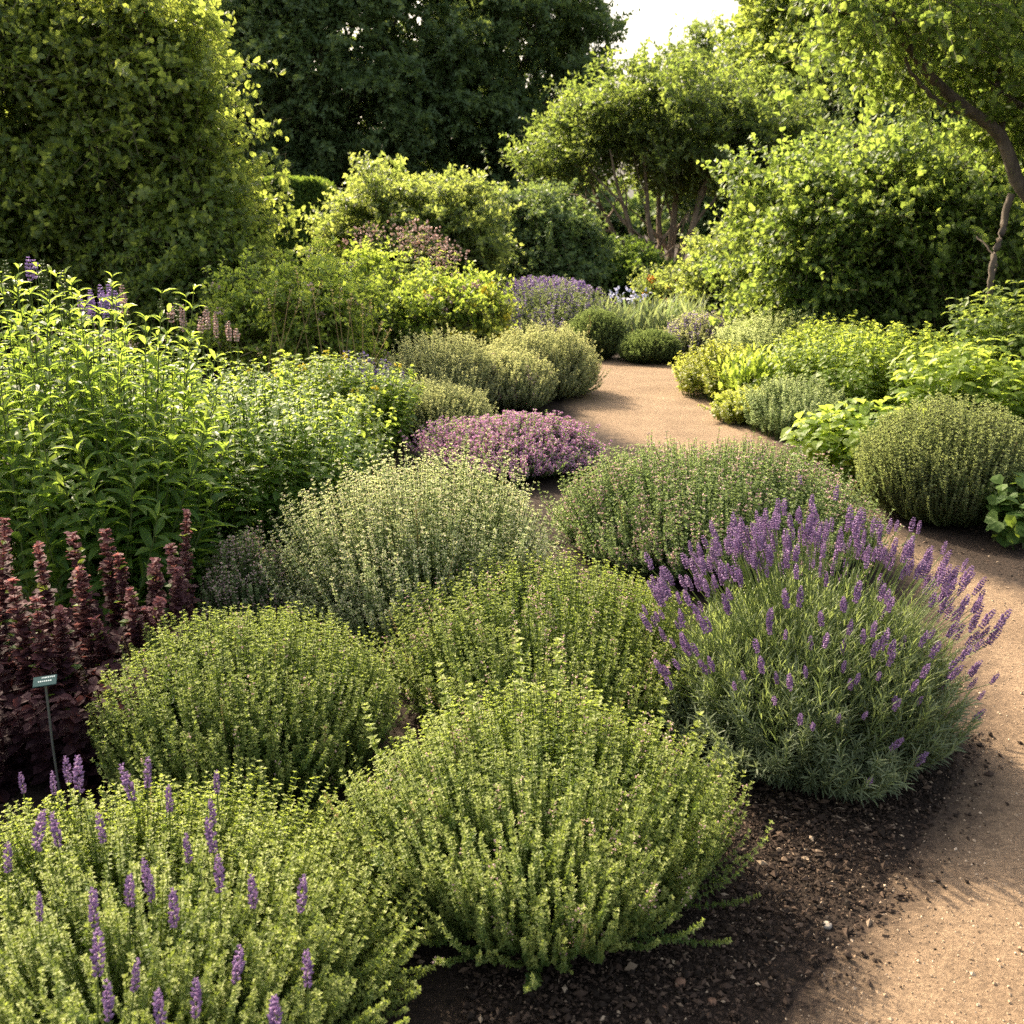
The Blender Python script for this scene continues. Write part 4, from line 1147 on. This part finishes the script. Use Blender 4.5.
# dark trees behind
dt = tree("dark_tree", "tall dark broad tree behind the clipped hedge and rounded light shrub", 345, 38, 123, 'dark_tree', 'bark_dark', [(0, 0, 6.6, 4.6, 3.8, 5.5, 60, (.18, .34), .58), (0, 0, 2.6, 4.2, 3.4, 2.4, 16)], 8000, .9, 16, .19, .12, .35,
          [(-2.5, 0, 8), (2.4, .4, 8.5), (0, -1, 9.5), (-1, 1, 9), (1.4, -1, 7), (-3, -1, 6)], trunk_to=(0, 0, 3.5), group="dark trees beyond the garden", shell=.5)
copy_tree(dt, (at(505, 280, 41)[0], 41, 0), 2.1, "dark tree whose crown edge meets the open sky, behind the many-stemmed tree", (.92, .92, 1.0))
copy_tree(dt, (at(215, 280, 40)[0], 40, 0), 4.0, "dark tree rising behind the huge broadleaf shrub", (.95, .95, 1.02))
copy_tree(dt, (at(70, 280, 43)[0], 43, 0), 5.2, "dark tree furthest from the open sky, mostly hidden by the huge broadleaf shrub", (1, 1, 1.05))
tree("birch_tree", "distant slim pale tree standing alone in the open sky", 686, 56, 124, 'mid_tree', 'bark_dark', [(0, 0, 6.8, 1.5, 1.4, 3.4, 16), (.3, 0, 9.4, .75, .75, 1.7, 6), (-.5, 0, 8.4, .6, .6, .9, 3)], 1300, .8, 12, .20, .10, .16,
     [(.3, 0, 9.5), (-.8, 0, 7.5), (.9, 0, 7.8)], trunk_to=(0, 0, 4.0), shell=.6)
yt = tree("lime_tree", "tall yellow-green tree between the open sky and the leaning tree", 815, 31, 125, 'broad', 'bark_dark', [(0, 0, 6.6, 2.7, 2.4, 3.6, 30)], 5200, .7, 14, .16, .11, .22,
     [(-1.5, 0, 8), (1.4, .4, 8.2), (0, -1, 9)], trunk_to=(0, 0, 3.2), shell=.5)
copy_tree(yt, (at(950, 280, 29)[0], 29, 0), 1.9, "yellow-green tree behind the leaning tree's crown", (1.05, 1.05, 1.0))
o_ = copy_tree(dt, (at(862, 280, 26)[0], 26, 0), 3.0, "small dark tree behind the hazel shrub", (.48, .48, .50))
copy_tree(dt, (at(735, 280, 36)[0], 36, 0), .8, "dark tree low behind the many-stemmed tree, under the open sky", (.55, .55, .50))

# clipped hedge
def hedge():
    rng = np.random.default_rng(131)
    Y = 24.0
    x0, x1 = at(225, 200, Y)[0], at(331, 200, Y)[0]
    H = zt(180, Y)
    o = empty("clipped_hedge", ((x0 + x1) / 2, Y, 0), "flat topped clipped green hedge before the dark trees", "hedge")
    wx = (x1 - x0) / 2; wy = .8
    n = 60000
    P = np.stack([rng.uniform(-wx, wx, n), rng.uniform(-wy, wy, n), rng.uniform(0.05, H, n)], 1)
    f = rng.integers(0, 4, n)
    P[f == 0, 2] = H - rng.random((f == 0).sum()) * .18
    P[f == 1, 1] = -wy + rng.random((f == 1).sum()) * .2
    P[f == 2, 0] = wx - rng.random((f == 2).sum()) * .2
    # soften the clipped corners
    P[:, 2] -= .25 * np.clip((np.abs(P[:, 0]) / wx - .75) / .25, 0, 1) ** 2 * (P[:, 2] > H * .6)
    P[:, 2] += .03 * np.sin(P[:, 0] * 7) + rng.normal(0, .02, n)
    d = nrm(rng.normal(0, .7, (n, 3)) + np.array([0, -.3, .7]))
    mb = MB()
    mb.leaves(T_FOLD, P, d, rng.normal(0, 1, (n, 3)), rng.uniform(.05, .10, n), .045, rng.random(n), 0)
    mb.build("foliage", 'hedge', o)
    wb = MB()
    for i in range(8):
        x = -wx + (i + .5) * wx / 4
        wood(rng, wb, (x, 0, -.05), 0, .04, [(x + .1, 0, H * .8)], subs=3, k=6)
    wb.build("stem", 'bark_dark', o, True)
hedge()

# far belt of trees that closes the view
def far_woods():
    rng = np.random.default_rng(141)
    mb = MB()
    B = []
    for x in np.arange(-50, 60, 3.0):
        y = 62 + rng.uniform(-4, 6); h = rng.uniform(3.2, 5.0)
        B.append((x + rng.uniform(-1, 1), y, h * .45, 3.0, 2.6, h * .6))
    crown(rng, mb, np.array(B), 14000, 1.2, 12, .42, .30, T_KITE, shell=.6, tw_r=0)
    o = mb.build("far_woods", ['dark_tree'])
    tag(o, kind="stuff")
far_woods()
